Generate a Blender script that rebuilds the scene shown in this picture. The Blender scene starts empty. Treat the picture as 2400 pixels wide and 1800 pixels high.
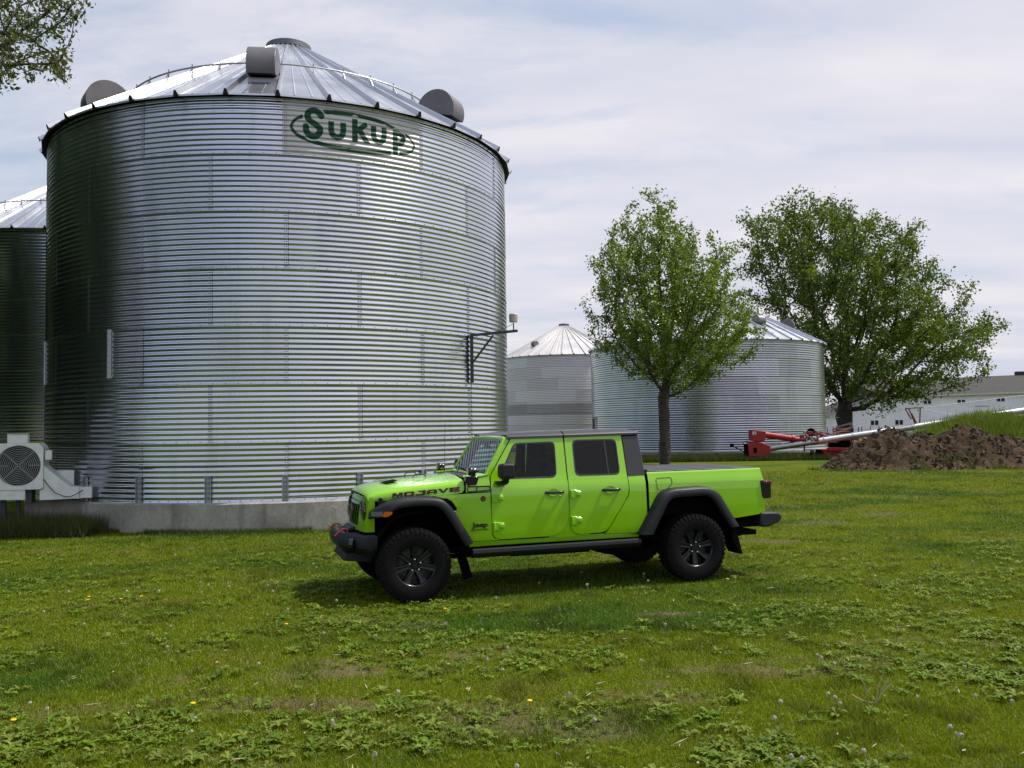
import bpy, bmesh, math, random
import numpy as np
from mathutils import Vector, Matrix, noise, kdtree

R_ = math.radians
rnd = random.Random(7)
NP = np.random.RandomState(11)
scene = bpy.context.scene
COL = scene.collection

# ------------------------------------------------------------------ camera
F_PX, PITCH, ROLL, CZ = 2118.0, 0.0473, -0.0146, 1.917
cam_d = bpy.data.cameras.new("camera")
cam = bpy.data.objects.new("camera", cam_d)
COL.objects.link(cam)
cam_d.sensor_width = 36.0
cam_d.lens = 36.0 * F_PX / 2400.0
cam_d.clip_start = 0.1
cam_d.clip_end = 4000
_f = Vector((0, math.cos(PITCH), math.sin(PITCH)))
_u = Vector((0, -math.sin(PITCH), math.cos(PITCH)))
_x = Vector((1, 0, 0))
cx_ = _x * math.cos(ROLL) + _u * math.sin(ROLL)
cu_ = -_x * math.sin(ROLL) + _u * math.cos(ROLL)
M = Matrix((cx_, cu_, -_f)).transposed().to_4x4()
M.translation = Vector((0, 0, CZ))
cam.matrix_world = M
scene.camera = cam


def to_px(p):
    v = Vector(p) - Vector((0, 0, CZ))
    c = v.dot(_f)
    return (1200 + F_PX * v.dot(cx_) / c, 900 - F_PX * v.dot(cu_) / c)


# ------------------------------------------------------------------ world, sun
SUN_EL, SUN_AZ_VEC = 59.0, (1.0, 0.19)
az = math.atan2(SUN_AZ_VEC[0], SUN_AZ_VEC[1])            # clockwise from +Y
w = bpy.data.worlds.new("World")
scene.world = w
w.use_nodes = True
nt = w.node_tree
nt.nodes.clear()
N = nt.nodes.new
L = nt.links.new
out = N("ShaderNodeOutputWorld")
sky = N("ShaderNodeTexSky")
sky.sky_type = 'NISHITA'
sky.sun_disc = False
sky.sun_elevation = R_(SUN_EL)
sky.sun_rotation = az
sky.air_density = 1.2
sky.dust_density = 2.0
bg1 = N("ShaderNodeBackground")
bg1.inputs[1].default_value = 0.14
L(sky.outputs[0], bg1.inputs[0])
bg2 = N("ShaderNodeBackground")
bg2.inputs[1].default_value = 0.84
tc = N("ShaderNodeTexCoord")
# clouds live on a flat layer high above: project the view direction on it
sep = N("ShaderNodeSeparateXYZ"); L(tc.outputs['Generated'], sep.inputs[0])
zz = N("ShaderNodeMath"); zz.operation = 'MAXIMUM'; zz.inputs[1].default_value = 0.04; L(sep.outputs[2], zz.inputs[0])
za = N("ShaderNodeMath"); za.operation = 'ADD'; za.inputs[1].default_value = 0.12; L(zz.outputs[0], za.inputs[0])
dx = N("ShaderNodeMath"); dx.operation = 'DIVIDE'; L(sep.outputs[0], dx.inputs[0]); L(za.outputs[0], dx.inputs[1])
dy = N("ShaderNodeMath"); dy.operation = 'DIVIDE'; L(sep.outputs[1], dy.inputs[0]); L(za.outputs[0], dy.inputs[1])
cmb = N("ShaderNodeCombineXYZ"); L(dx.outputs[0], cmb.inputs[0]); L(dy.outputs[0], cmb.inputs[1])
mp = N("ShaderNodeMapping"); mp.inputs['Location'].default_value = (3.2, 1.0, 0.0)
mp.inputs['Rotation'].default_value = (0, 0, R_(25)); mp.inputs['Scale'].default_value = (0.75, 1.25, 1)
L(cmb.outputs[0], mp.inputs[0])
n1 = N("ShaderNodeTexNoise"); n1.inputs['Scale'].default_value = 1.7; n1.inputs['Detail'].default_value = 9
n1.inputs['Roughness'].default_value = 0.60; n1.inputs['Distortion'].default_value = 0.35
L(mp.outputs[0], n1.inputs['Vector'])
# more open blue to the upper left of the view
gx = N("ShaderNodeMath"); gx.operation = 'MULTIPLY_ADD'; gx.inputs[1].default_value = 0.30; L(sep.outputs[0], gx.inputs[0]); L(n1.outputs[0], gx.inputs[2])
gz = N("ShaderNodeMath"); gz.operation = 'MULTIPLY_ADD'; gz.inputs[1].default_value = -0.30; L(sep.outputs[2], gz.inputs[0]); L(gx.outputs[0], gz.inputs[2])
ramp = N("ShaderNodeValToRGB")
ramp.color_ramp.elements[0].position = 0.24; ramp.color_ramp.elements[0].color = (0.42, 0.42, 0.42, 1)
ramp.color_ramp.elements[1].position = 0.43; ramp.color_ramp.elements[1].color = (0.96, 0.96, 0.96, 1)
L(gz.outputs[0], ramp.inputs[0])
n2 = N("ShaderNodeTexNoise"); n2.inputs['Scale'].default_value = 1.1; n2.inputs['Detail'].default_value = 6
n2.inputs['Roughness'].default_value = 0.5
mp2 = N("ShaderNodeMapping"); mp2.inputs['Location'].default_value = (7.2, 4.0, 0.0); mp2.inputs['Scale'].default_value = (0.8, 1.6, 1)
L(cmb.outputs[0], mp2.inputs[0]); L(mp2.outputs[0], n2.inputs['Vector'])
cr = N("ShaderNodeValToRGB")
cr.color_ramp.elements[0].position = 0.33; cr.color_ramp.elements[0].color = (0.68, 0.72, 0.86, 1)
cr.color_ramp.elements[1].position = 0.68; cr.color_ramp.elements[1].color = (0.99, 0.945, 0.985, 1)
L(n2.outputs[0], cr.inputs[0]); L(cr.outputs[0], bg2.inputs[0])
mx = N("ShaderNodeMixShader")
L(ramp.outputs[0], mx.inputs[0]); L(bg1.outputs[0], mx.inputs[1]); L(bg2.outputs[0], mx.inputs[2])
L(mx.outputs[0], out.inputs[0])

sd = bpy.data.lights.new("sun", 'SUN')
sd.energy = 4.3
sd.angle = R_(0.6)
sd.color = (1.0, 0.955, 0.88)
sun = bpy.data.objects.new("sun", sd)
COL.objects.link(sun)
hv = Vector((SUN_AZ_VEC[0], SUN_AZ_VEC[1], 0)).normalized() * math.cos(R_(SUN_EL)) + Vector((0, 0, math.sin(R_(SUN_EL))))
sun.rotation_euler = hv.to_track_quat('Z', 'Y').to_euler()

scene.view_settings.view_transform = 'Standard'
scene.view_settings.look = 'None'
scene.view_settings.exposure = 0.12
scene.view_settings.gamma = 1.0
scene.cycles.max_bounces = 6
scene.cycles.diffuse_bounces = 3
scene.cycles.glossy_bounces = 4
scene.cycles.transmission_bounces = 4
scene.cycles.transparent_max_bounces = 10
scene.cycles.caustics_reflective = False
scene.cycles.caustics_refractive = False
scene.cycles.sample_clamp_indirect = 6.0


# ------------------------------------------------------------------ helpers
def mat(name, base=(0.5, 0.5, 0.5), rough=0.5, metal=0.0, coat=0.0, spec=0.5, bump=None, vary=None, attr=None,
        mixcol=None, emis=None, coord='Object'):
    """Principled material; vary=(scale, amount, detail) noise on value; bump=(scale, strength, dist);
    mixcol=(colour, scale, lo, hi) noise mask; attr = colour attribute multiplied in."""
    m = bpy.data.materials.new(name)
    m.use_nodes = True
    t = m.node_tree
    b = t.nodes["Principled BSDF"]
    b.inputs['Base Color'].default_value = (*base, 1)
    b.inputs['Roughness'].default_value = rough
    b.inputs['Metallic'].default_value = metal
    b.inputs['Coat Weight'].default_value = coat
    b.inputs['Coat Roughness'].default_value = 0.04
    b.inputs['Specular IOR Level'].default_value = spec
    tcn = t.nodes.new("ShaderNodeTexCoord")
    cur = None
    if mixcol:
        c2, sc, lo, hi = mixcol
        nz = t.nodes.new("ShaderNodeTexNoise"); nz.inputs['Scale'].default_value = sc; nz.inputs['Detail'].default_value = 6
        t.links.new(tcn.outputs[coord], nz.inputs['Vector'])
        mr = t.nodes.new("ShaderNodeMapRange"); mr.inputs[1].default_value = lo; mr.inputs[2].default_value = hi
        t.links.new(nz.outputs[0], mr.inputs[0])
        mxn = t.nodes.new("ShaderNodeMix"); mxn.data_type = 'RGBA'
        mxn.inputs['A'].default_value = (*base, 1); mxn.inputs['B'].default_value = (*c2, 1)
        t.links.new(mr.outputs[0], mxn.inputs['Factor'])
        cur = mxn.outputs['Result']
    if attr:
        at = t.nodes.new("ShaderNodeAttribute"); at.attribute_name = attr
        mu = t.nodes.new("ShaderNodeMix"); mu.data_type = 'RGBA'; mu.blend_type = 'MULTIPLY'; mu.inputs['Factor'].default_value = 1
        if cur: t.links.new(cur, mu.inputs['A'])
        else: mu.inputs['A'].default_value = (*base, 1)
        t.links.new(at.outputs['Color'], mu.inputs['B'])
        cur = mu.outputs['Result']
    if vary:
        sc, am, de = vary
        nz = t.nodes.new("ShaderNodeTexNoise"); nz.inputs['Scale'].default_value = sc; nz.inputs['Detail'].default_value = de
        t.links.new(tcn.outputs[coord], nz.inputs['Vector'])
        mr = t.nodes.new("ShaderNodeMapRange"); mr.inputs[1].default_value = 0.3; mr.inputs[2].default_value = 0.7
        mr.inputs[3].default_value = 1 - am; mr.inputs[4].default_value = 1 + am
        t.links.new(nz.outputs[0], mr.inputs[0])
        hs = t.nodes.new("ShaderNodeHueSaturation")
        if cur: t.links.new(cur, hs.inputs['Color'])
        else: hs.inputs['Color'].default_value = (*base, 1)
        t.links.new(mr.outputs[0], hs.inputs['Value'])
        cur = hs.outputs[0]
        mr2 = t.nodes.new("ShaderNodeMapRange"); mr2.inputs[1].default_value = 0.3; mr2.inputs[2].default_value = 0.7
        mr2.inputs[3].default_value = max(0, rough - 0.08); mr2.inputs[4].default_value = min(1, rough + 0.08)
        t.links.new(nz.outputs[0], mr2.inputs[0]); t.links.new(mr2.outputs[0], b.inputs['Roughness'])
    if cur:
        t.links.new(cur, b.inputs['Base Color'])
    if bump:
        sc, st, di = bump
        nz = t.nodes.new("ShaderNodeTexNoise"); nz.inputs['Scale'].default_value = sc; nz.inputs['Detail'].default_value = 4
        t.links.new(tcn.outputs[coord], nz.inputs['Vector'])
        bp = t.nodes.new("ShaderNodeBump"); bp.inputs['Strength'].default_value = st; bp.inputs['Distance'].default_value = di
        t.links.new(nz.outputs[0], bp.inputs['Height']); t.links.new(bp.outputs[0], b.inputs['Normal'])
    if emis:
        b.inputs['Emission Color'].default_value = (*emis[0], 1); b.inputs['Emission Strength'].default_value = emis[1]
    return m


def glass_mat(name, tint=(0.3, 0.35, 0.36), ior=1.5, rough=0.0):
    m = bpy.data.materials.new(name)
    m.use_nodes = True
    t = m.node_tree
    t.nodes.clear()
    o = t.nodes.new("ShaderNodeOutputMaterial")
    tr = t.nodes.new("ShaderNodeBsdfTransparent"); tr.inputs[0].default_value = (*tint, 1)
    gl = t.nodes.new("ShaderNodeBsdfGlossy"); gl.inputs['Roughness'].default_value = rough; gl.inputs[0].default_value = (0.95, 1, 1, 1)
    fr = t.nodes.new("ShaderNodeFresnel"); fr.inputs[0].default_value = ior
    mxs = t.nodes.new("ShaderNodeMixShader")
    t.links.new(fr.outputs[0], mxs.inputs[0]); t.links.new(tr.outputs[0], mxs.inputs[1]); t.links.new(gl.outputs[0], mxs.inputs[2])
    t.links.new(mxs.outputs[0], o.inputs[0])
    return m


def leaf_mat(name, base, rough=0.5, trans=0.35, mixc=None, msc=0.4):
    m = mat(name, base, rough, spec=0.3, attr="tint", mixcol=(mixc, msc, 0.4, 0.6) if mixc else None)
    t = m.node_tree
    b = t.nodes["Principled BSDF"]
    o = [n for n in t.nodes if n.type == 'OUTPUT_MATERIAL'][0]
    tl = t.nodes.new("ShaderNodeBsdfTranslucent")
    src = b.inputs['Base Color'].links[0].from_socket
    g = t.nodes.new("ShaderNodeMix"); g.data_type = 'RGBA'; g.blend_type = 'MULTIPLY'; g.inputs['Factor'].default_value = 1
    t.links.new(src, g.inputs['A']); g.inputs['B'].default_value = (1.5, 1.45, 0.6, 1)
    t.links.new(g.outputs['Result'], tl.inputs[0])
    mxs = t.nodes.new("ShaderNodeMixShader"); mxs.inputs[0].default_value = trans
    t.links.new(b.outputs[0], mxs.inputs[1]); t.links.new(tl.outputs[0], mxs.inputs[2]); t.links.new(mxs.outputs[0], o.inputs[0])
    return m


class MB:
    """Collects shapes and links them as ONE mesh object."""
    def __init__(s):
        s.v = []; s.f = []; s.marks = []

    def add(s, verts, faces, mtx=None):
        o = len(s.v)
        s.v += [tuple(mtx @ Vector(p)) if mtx else tuple(p) for p in verts]
        s.f += [tuple(i + o for i in f) for f in faces]
        return s

    def use(s, i):
        """faces added from here on take material i"""
        s.marks.append((len(s.f), i))
        return s

    def box(s, x0, x1, y0, y1, z0, z1, mtx=None):
        v = [(x, y, z) for z in (z0, z1) for y in (y0, y1) for x in (x0, x1)]
        f = [(0, 2, 3, 1), (4, 5, 7, 6), (0, 1, 5, 4), (2, 6, 7, 3), (0, 4, 6, 2), (1, 3, 7, 5)]
        return s.add(v, f, mtx)

    def bar(s, a, b, w, h=None, up=(0, 0, 1)):
        """rectangular bar from a to b"""
        a, b = Vector(a), Vector(b)
        h = h or w
        d = (b - a); l = d.length; d.normalize()
        u = Vector(up)
        if abs(d.dot(u)) > 0.95: u = Vector((1, 0, 0))
        sd_ = d.cross(u).normalized(); u = sd_.cross(d).normalized()
        v = []
        for p in (a, b):
            for sx, sz in ((-1, -1), (1, -1), (1, 1), (-1, 1)):
                v.append(p + sd_ * sx * w / 2 + u * sz * h / 2)
        return s.add(v, [(3, 2, 1, 0), (4, 5, 6, 7), (0, 1, 5, 4), (1, 2, 6, 5), (2, 3, 7, 6), (3, 0, 4, 7)])

    def tube(s, pts, r, n=8, cap=True, closed=False):
        pts = [Vector(p) for p in pts]
        rs = r if isinstance(r, (list, tuple)) else [r] * len(pts)
        prev = None
        o = len(s.v)
        m_ = len(pts)
        for i, p in enumerate(pts):
            if closed: d = pts[(i + 1) % m_] - pts[i - 1]
            else: d = (pts[min(i + 1, m_ - 1)] - pts[max(i - 1, 0)])
            d.normalize()
            if prev is None:
                u = Vector((0, 0, 1)) if abs(d.z) < 0.9 else Vector((1, 0, 0))
            else: u = prev
            a = d.cross(u).normalized(); u = a.cross(d).normalized(); prev = u
            for k in range(n):
                t = 2 * math.pi * k / n
                s.v.append(tuple(p + (a * math.cos(t) + u * math.sin(t)) * rs[i]))
        rng = m_ if closed else m_ - 1
        for i in range(rng):
            j = (i + 1) % m_
            for k in range(n):
                k2 = (k + 1) % n
                s.f.append((o + i * n + k, o + i * n + k2, o + j * n + k2, o + j * n + k))
        if cap and not closed:
            s.f.append(tuple(o + k for k in range(n))[::-1])
            s.f.append(tuple(o + (m_ - 1) * n + k for k in range(n)))
        return s

    def lathe(s, prof, n=32, mtx=None, a0=0, a1=2 * math.pi, axis='z'):
        """prof: (r, h) list, revolved about z (or y)"""
        full = abs(a1 - a0 - 2 * math.pi) < 1e-6
        na = n if full else n + 1
        v = []
        for i in range(na):
            t = a0 + (a1 - a0) * i / n
            for r, h in prof:
                if axis == 'z': v.append((r * math.cos(t), r * math.sin(t), h))
                else: v.append((r * math.cos(t), h, r * math.sin(t)))
        k = len(prof); f = []
        for i in range(n):
            j = (i + 1) % na
            for q in range(k - 1):
                f.append((i * k + q, j * k + q, j * k + q + 1, i * k + q + 1))
        return s.add(v, f, mtx)

    def prism(s, poly, y0, y1, plane='xz', mtx=None):
        """polygon extruded between y0 and y1"""
        n = len(poly)
        if plane == 'xz': v = [(a, y0, b) for a, b in poly] + [(a, y1, b) for a, b in poly]
        elif plane == 'xy': v = [(a, b, y0) for a, b in poly] + [(a, b, y1) for a, b in poly]
        else: v = [(y0, a, b) for a, b in poly] + [(y1, a, b) for a, b in poly]
        f = [tuple(range(n)), tuple(range(2 * n - 1, n - 1, -1))]
        f += [(i, i + n, (i + 1) % n + n, (i + 1) % n) for i in range(n)]
        return s.add(v, f, mtx)

    def grid(s, rows, closed=False, flip=False):
        """rows: list of equally long vertex rows"""
        o = len(s.v); k = len(rows[0])
        for r in rows: s.v += [tuple(p) for p in r]
        n = len(rows)
        for i in range(n if closed else n - 1):
            j = (i + 1) % n
            for q in range(k - 1):
                f = (o + i * k + q, o + i * k + q + 1, o + j * k + q + 1, o + j * k + q)
                s.f.append(f[::-1] if flip else f)
        return s

    def build(s, name, material, parent=None, smooth=False, bevel=0, solid=0, sub=0, angle=35, fix=True, bseg=2):
        me = bpy.data.meshes.new(name)
        me.from_pydata([tuple(p) for p in s.v], [], s.f)
        if s.marks:
            mi = np.zeros(len(s.f), dtype=np.int32)
            for a, i in s.marks: mi[a:] = i
            me.polygons.foreach_set('material_index', mi)
        if fix:
            bm = bmesh.new(); bm.from_mesh(me)
            bmesh.ops.recalc_face_normals(bm, faces=bm.faces)
            bm.to_mesh(me); bm.free()
        me.update()
        ms = material if isinstance(material, (list, tuple)) else [material]
        for m in ms: me.materials.append(m)
        o = bpy.data.objects.new(name, me)
        COL.objects.link(o)
        if parent: o.parent = parent
        if solid:
            md = o.modifiers.new("solid", 'SOLIDIFY'); md.thickness = abs(solid); md.offset = -1 if solid > 0 else 1
            md = o.modifiers.new("split", 'EDGE_SPLIT'); md.split_angle = R_(40)
        if bevel:
            md = o.modifiers.new("bevel", 'BEVEL'); md.width = bevel; md.segments = bseg; md.limit_method = 'ANGLE'; md.angle_limit = R_(angle)
        if sub:
            md = o.modifiers.new("sub", 'SUBSURF'); md.levels = sub; md.render_levels = sub
        if smooth or bevel:
            for p in me.polygons: p.use_smooth = True
            if hasattr(me, "set_sharp_from_angle"):
                me.set_sharp_from_angle(angle=R_(40))
        return o


def empty(name, loc=(0, 0, 0), rz=0, label=None, cat=None, group=None, kind=None):
    o = bpy.data.objects.new(name, None)
    COL.objects.link(o)
    o.location = loc; o.rotation_euler = (0, 0, rz); o.empty_display_size = 0.3
    return tag(o, label, cat, group, kind)


def tag(o, label=None, cat=None, group=None, kind=None):
    if label: o['label'] = label
    if cat: o['category'] = cat
    if group: o['group'] = group
    if kind: o['kind'] = kind
    return o


def np_mesh(name, verts, faces, material, parent=None, tint=None, smooth=False):
    """fast mesh from numpy arrays; faces (n,3) or (n,4)"""
    me = bpy.data.meshes.new(name)
    nv, nf, k = len(verts), len(faces), faces.shape[1]
    me.vertices.add(nv); me.vertices.foreach_set("co", np.ascontiguousarray(verts, dtype=np.float32).ravel())
    me.loops.add(nf * k); me.loops.foreach_set("vertex_index", np.ascontiguousarray(faces, dtype=np.int32).ravel())
    me.polygons.add(nf)
    me.polygons.foreach_set("loop_start", np.arange(0, nf * k, k, dtype=np.int32))
    me.polygons.foreach_set("loop_total", np.full(nf, k, dtype=np.int32))
    if smooth: me.polygons.foreach_set("use_smooth", np.ones(nf, dtype=bool))
    if tint is not None:
        a = me.color_attributes.new("tint", 'FLOAT_COLOR', 'POINT')
        c = np.ones((nv, 4), dtype=np.float32); c[:, :3] = tint
        a.data.foreach_set("color", c.ravel())
    me.update(calc_edges=True)
    me.materials.append(material)
    o = bpy.data.objects.new(name, me)
    COL.objects.link(o)
    if parent: o.parent = parent
    return o


def text_mesh(name, txt, size, bold, depth, material, parent, mtx, sx=1.0, shear=0.0, space=1.0):
    cu = bpy.data.curves.new(name, 'FONT')
    cu.body = txt; cu.size = size; cu.offset = bold; cu.extrude = depth; cu.shear = shear
    cu.space_character = space
    tmp = bpy.data.objects.new("tmp_text", cu)
    COL.objects.link(tmp)
    dg = bpy.context.evaluated_depsgraph_get()
    me = bpy.data.meshes.new_from_object(tmp.evaluated_get(dg))
    bpy.data.objects.remove(tmp)
    me.name = name
    xs = [v.co.x for v in me.vertices]
    x0, x1 = min(xs), max(xs)
    for v in me.vertices:
        v.co = mtx @ Vector(((v.co.x - x0) / (x1 - x0) * sx, v.co.y, v.co.z))
    me.materials.clear(); me.materials.append(material)
    o = bpy.data.objects.new(name, me)
    COL.objects.link(o); o.parent = parent
    return o


def fillet(pts, rads, n=5, closed=False):
    """round the corners of a 2-D/3-D polyline"""
    P = [Vector(p) for p in pts]
    if not isinstance(rads, (list, tuple)): rads = [rads] * len(P)
    o = []
    m_ = len(P)
    for i, p in enumerate(P):
        if (not closed and i in (0, m_ - 1)) or rads[i] <= 0:
            o.append(p); continue
        a, b = P[i - 1], P[(i + 1) % m_]
        d1, d2 = (a - p), (b - p)
        l = min(rads[i], d1.length * 0.48, d2.length * 0.48)
        s_, e_ = p + d1.normalized() * l, p + d2.normalized() * l
        for k in range(n + 1):
            t = k / n
            o.append(s_ * (1 - t) ** 2 + p * 2 * t * (1 - t) + e_ * t ** 2)
    return o


def interp(x, xs, ys):
    return float(np.interp(x, xs, ys))


# ------------------------------------------------------------------ shared materials
M_ZINC = mat("galvanised_sheet", (0.65, 0.68, 0.78), 0.21, 1.0, attr="tint", bump=(1.6, 0.10, 0.02))
M_ZINC2 = mat("weathered_galvanised_sheet", (0.50, 0.53, 0.61), 0.22, 0.95, attr="tint", bump=(1.2, 0.1, 0.02))
M_ZROOF = mat("roof_sheet", (0.60, 0.62, 0.66), 0.34, 0.9, vary=(0.9, 0.06, 4), bump=(1.5, 0.12, 0.02))
M_ZDULL = mat("dull_zinc", (0.18, 0.172, 0.178), 0.5, 0.55, vary=(3, 0.08, 4))
M_STEEL = mat("galvanised_steel", (0.36, 0.39, 0.43), 0.45, 0.6, vary=(9, 0.12, 4))
M_BLACKHOLE = mat("dark_opening", (0.006, 0.007, 0.008), 0.8)
M_CONC = mat("foundation_concrete", (0.37, 0.355, 0.32), 0.9, mixcol=((0.27, 0.26, 0.235), 1.6, 0.42, 0.62), vary=(14, 0.14, 8), bump=(30, 0.25, 0.01))


def add_streaks(m, scale, amount):
    """weather stains running down the face"""
    t = m.node_tree; b = t.nodes["Principled BSDF"]
    src = b.inputs['Base Color'].links[0].from_socket
    tcn = t.nodes.new("ShaderNodeTexCoord"); mpn = t.nodes.new("ShaderNodeMapping"); mpn.inputs['Scale'].default_value = scale
    nz = t.nodes.new("ShaderNodeTexNoise"); nz.inputs['Scale'].default_value = 1.0; nz.inputs['Detail'].default_value = 6; nz.inputs['Roughness'].default_value = 0.65
    t.links.new(tcn.outputs['Object'], mpn.inputs[0]); t.links.new(mpn.outputs[0], nz.inputs['Vector'])
    mr = t.nodes.new("ShaderNodeMapRange"); mr.inputs[1].default_value = 0.52; mr.inputs[2].default_value = 0.70; mr.inputs[3].default_value = 1.0; mr.inputs[4].default_value = 1.0 - amount
    t.links.new(nz.outputs[0], mr.inputs[0])
    hs = t.nodes.new("ShaderNodeHueSaturation"); t.links.new(src, hs.inputs['Color']); t.links.new(mr.outputs[0], hs.inputs['Value']); t.links.new(hs.outputs[0], b.inputs['Base Color'])


add_streaks(M_CONC, (4.0, 4.0, 0.5), 0.35)
add_streaks(M_ZDULL, (3.0, 3.0, 0.6), 0.2)

add_streaks(M_ZINC, (2.0, 2.0, 0.25), 0.14)
add_streaks(M_ZINC2, (1.0, 1.0, 0.15), 0.18)

# ------------------------------------------------------------------ grain bins
def bin_wall(R, zb, rings, ringh, ncorr, amp, ph, seam_step, parent, material, spc=10, ncol=300, seams=True, colfun=None,
             front=(-1.75, 1.75), npan=12):
    """corrugated cylinder; angle a is measured from -Y, positive towards +X"""
    aa = np.concatenate([np.linspace(front[0], front[1], ncol), np.linspace(front[1], 2 * math.pi + front[0], 60)[1:-1]])
    pitch = ringh / ncorr
    zs = []
    ro = []
    rg = []
    for k in range(rings):
        n = ncorr * spc
        for i in range(n + 1):
            z = k * ringh + i * pitch / spc
            zs.append(z - (0.0 if i else 0.0)); rg.append(k)
            ov = 0.006 * (i <= spc * 0.5) if k else 0.0      # the upper sheet laps over the lower one
            ro.append(R + amp * math.cos(2 * math.pi * z / pitch) + ov)
    zs = np.array(zs); ro = np.array(ro); rg = np.array(rg)
    A, Zs = np.meshgrid(aa, zs)
    RR = np.repeat(ro[:, None], len(aa), 1)
    # sheets are never perfectly round
    RR = RR + 0.0012 * np.sin(A * 17 + rg[:, None] * 1.7) + 0.0010 * np.sin(A * 31 + rg[:, None] * 0.9)
    V = np.stack([RR * np.sin(A), -RR * np.cos(A), Zs + zb], -1).reshape(-1, 3)
    nr, nc = len(zs), len(aa)
    i, j = np.meshgrid(np.arange(nr - 1), np.arange(nc), indexing='ij')
    j2 = (j + 1) % nc
    Fq = np.stack([i * nc + j, i * nc + j2, (i + 1) * nc + j2, (i + 1) * nc + j], -1).reshape(-1, 4)
    # one slightly different zinc tone per sheet
    pan = np.floor(((A - ph) / math.radians(seam_step * 2) + (rg[:, None] % 2) * 0.5)).astype(int) % npan
    rs = np.random.RandomState(int(R * 100))
    tone = 0.84 + 0.20 * rs.rand(rings, npan)
    t = tone[rg[:, None].repeat(nc, 1), pan]
    T = np.stack([t, t, t], -1)
    if colfun: T = colfun(T, A, Zs, rg, pan)
    T = T.reshape(-1, 3)
    vs, fs, ts = [V], [Fq], [T]
    off = len(V)
    if seams:
        for k in range(rings):
            z = np.linspace(k * ringh + 0.005, (k + 1) * ringh - 0.005, ncorr * spc)
            r = R + amp * np.cos(2 * math.pi * z / pitch)
            for q in range(npan):
                a = ph + math.radians(seam_step * 2) * q + (0 if (k + rings) % 2 else math.radians(seam_step)) - math.radians(seam_step * 0)
                a = (a + math.pi) % (2 * math.pi) - math.pi
                if abs(a) > 1.7: continue
                wd = 0.085 / R
                prof = [(0.0, 0.0022), (1.0, 0.0022), (1.0, 0.0024), (1.12, -0.001)]
                rows = []
                for u, dr in prof:
                    rr = r + dr
                    rows.append(np.stack([rr * np.sin(a + wd * u), -rr * np.cos(a + wd * u), z + zb], -1))
                P = np.stack(rows, 1)                        # (nz, 4, 3)
                nz_ = len(z)
                V2 = P.reshape(-1, 3)
                ii, jj = np.meshgrid(np.arange(nz_ - 1), np.array([0, 2]), indexing='ij')
                F2 = np.stack([ii * 4 + jj, ii * 4 + jj + 1, (ii + 1) * 4 + jj + 1, (ii + 1) * 4 + jj], -1).reshape(-1, 4) + off
                vs.append(V2); fs.append(F2)
                c = np.full((len(V2), 3), 0.93); c[2::4] = 0.12; c[3::4] = 0.12
                ts.append(c)
                off += len(V2)
    return np_mesh("wall", np.concatenate(vs), np.concatenate(fs), material, parent, np.concatenate(ts), smooth=True)


def bin_bolts(R, zb, rings, ringh, ncorr, amp, ph, seam_step, parent, material, npan=12):
    pts = []
    pitch = ringh / ncorr
    for k in range(rings):
        for q in range(npan):
            a = ph + math.radians(seam_step * 2) * q + (0 if (k + rings) % 2 else math.radians(seam_step))
            a = (a + math.pi) % (2 * math.pi) - math.pi
            if abs(a) > 1.65: continue
            for c in range(ncorr):
                for dz in (0.30, 0.70):
                    z = (k * ncorr + c + dz) * pitch
                    for u in (0.022, 0.060):
                        pts.append((a + u / R, z, R + amp * math.cos(2 * math.pi * z / pitch) + 0.006))
    for k in range(0, rings + 1):
        n = int(2 * math.pi * R / (0.24 if k else 0.2))
        for q in range(n):
            a = (q / n * 2 * math.pi) - math.pi
            if abs(a) > 1.65: continue
            z = k * ringh + (0.028 if k < rings else -0.03)
            pts.append((a, z, R + amp * math.cos(2 * math.pi * z / pitch) + 0.006))
    hexa = [(math.cos(t), math.sin(t)) for t in np.linspace(0, 2 * math.pi, 7)[:-1]]
    V, Fc = [], []
    for a, z, r in pts:
        o = len(V)
        ca, sa = math.cos(a), math.sin(a)
        for s_, dr in ((0.011, -0.002), (0.009, 0.008)):
            for hx, hz in hexa:
                x = hx * s_
                V.append(((r + dr) * sa + x * ca, -(r + dr) * ca + x * sa, z + hz * s_ + zb))
        V.append(((r + .010) * sa, -(r + .010) * ca, z + zb))
        for q in range(6):
            q2 = (q + 1) % 6
            Fc.append((o + q, o + q2, o + 6 + q2)); Fc.append((o + q, o + 6 + q2, o + 6 + q)); Fc.append((o + 6 + q, o + 6 + q2, o + 12))
    o = np_mesh("bolts", np.array(V), np.array(Fc), material, parent)
    return o


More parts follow.
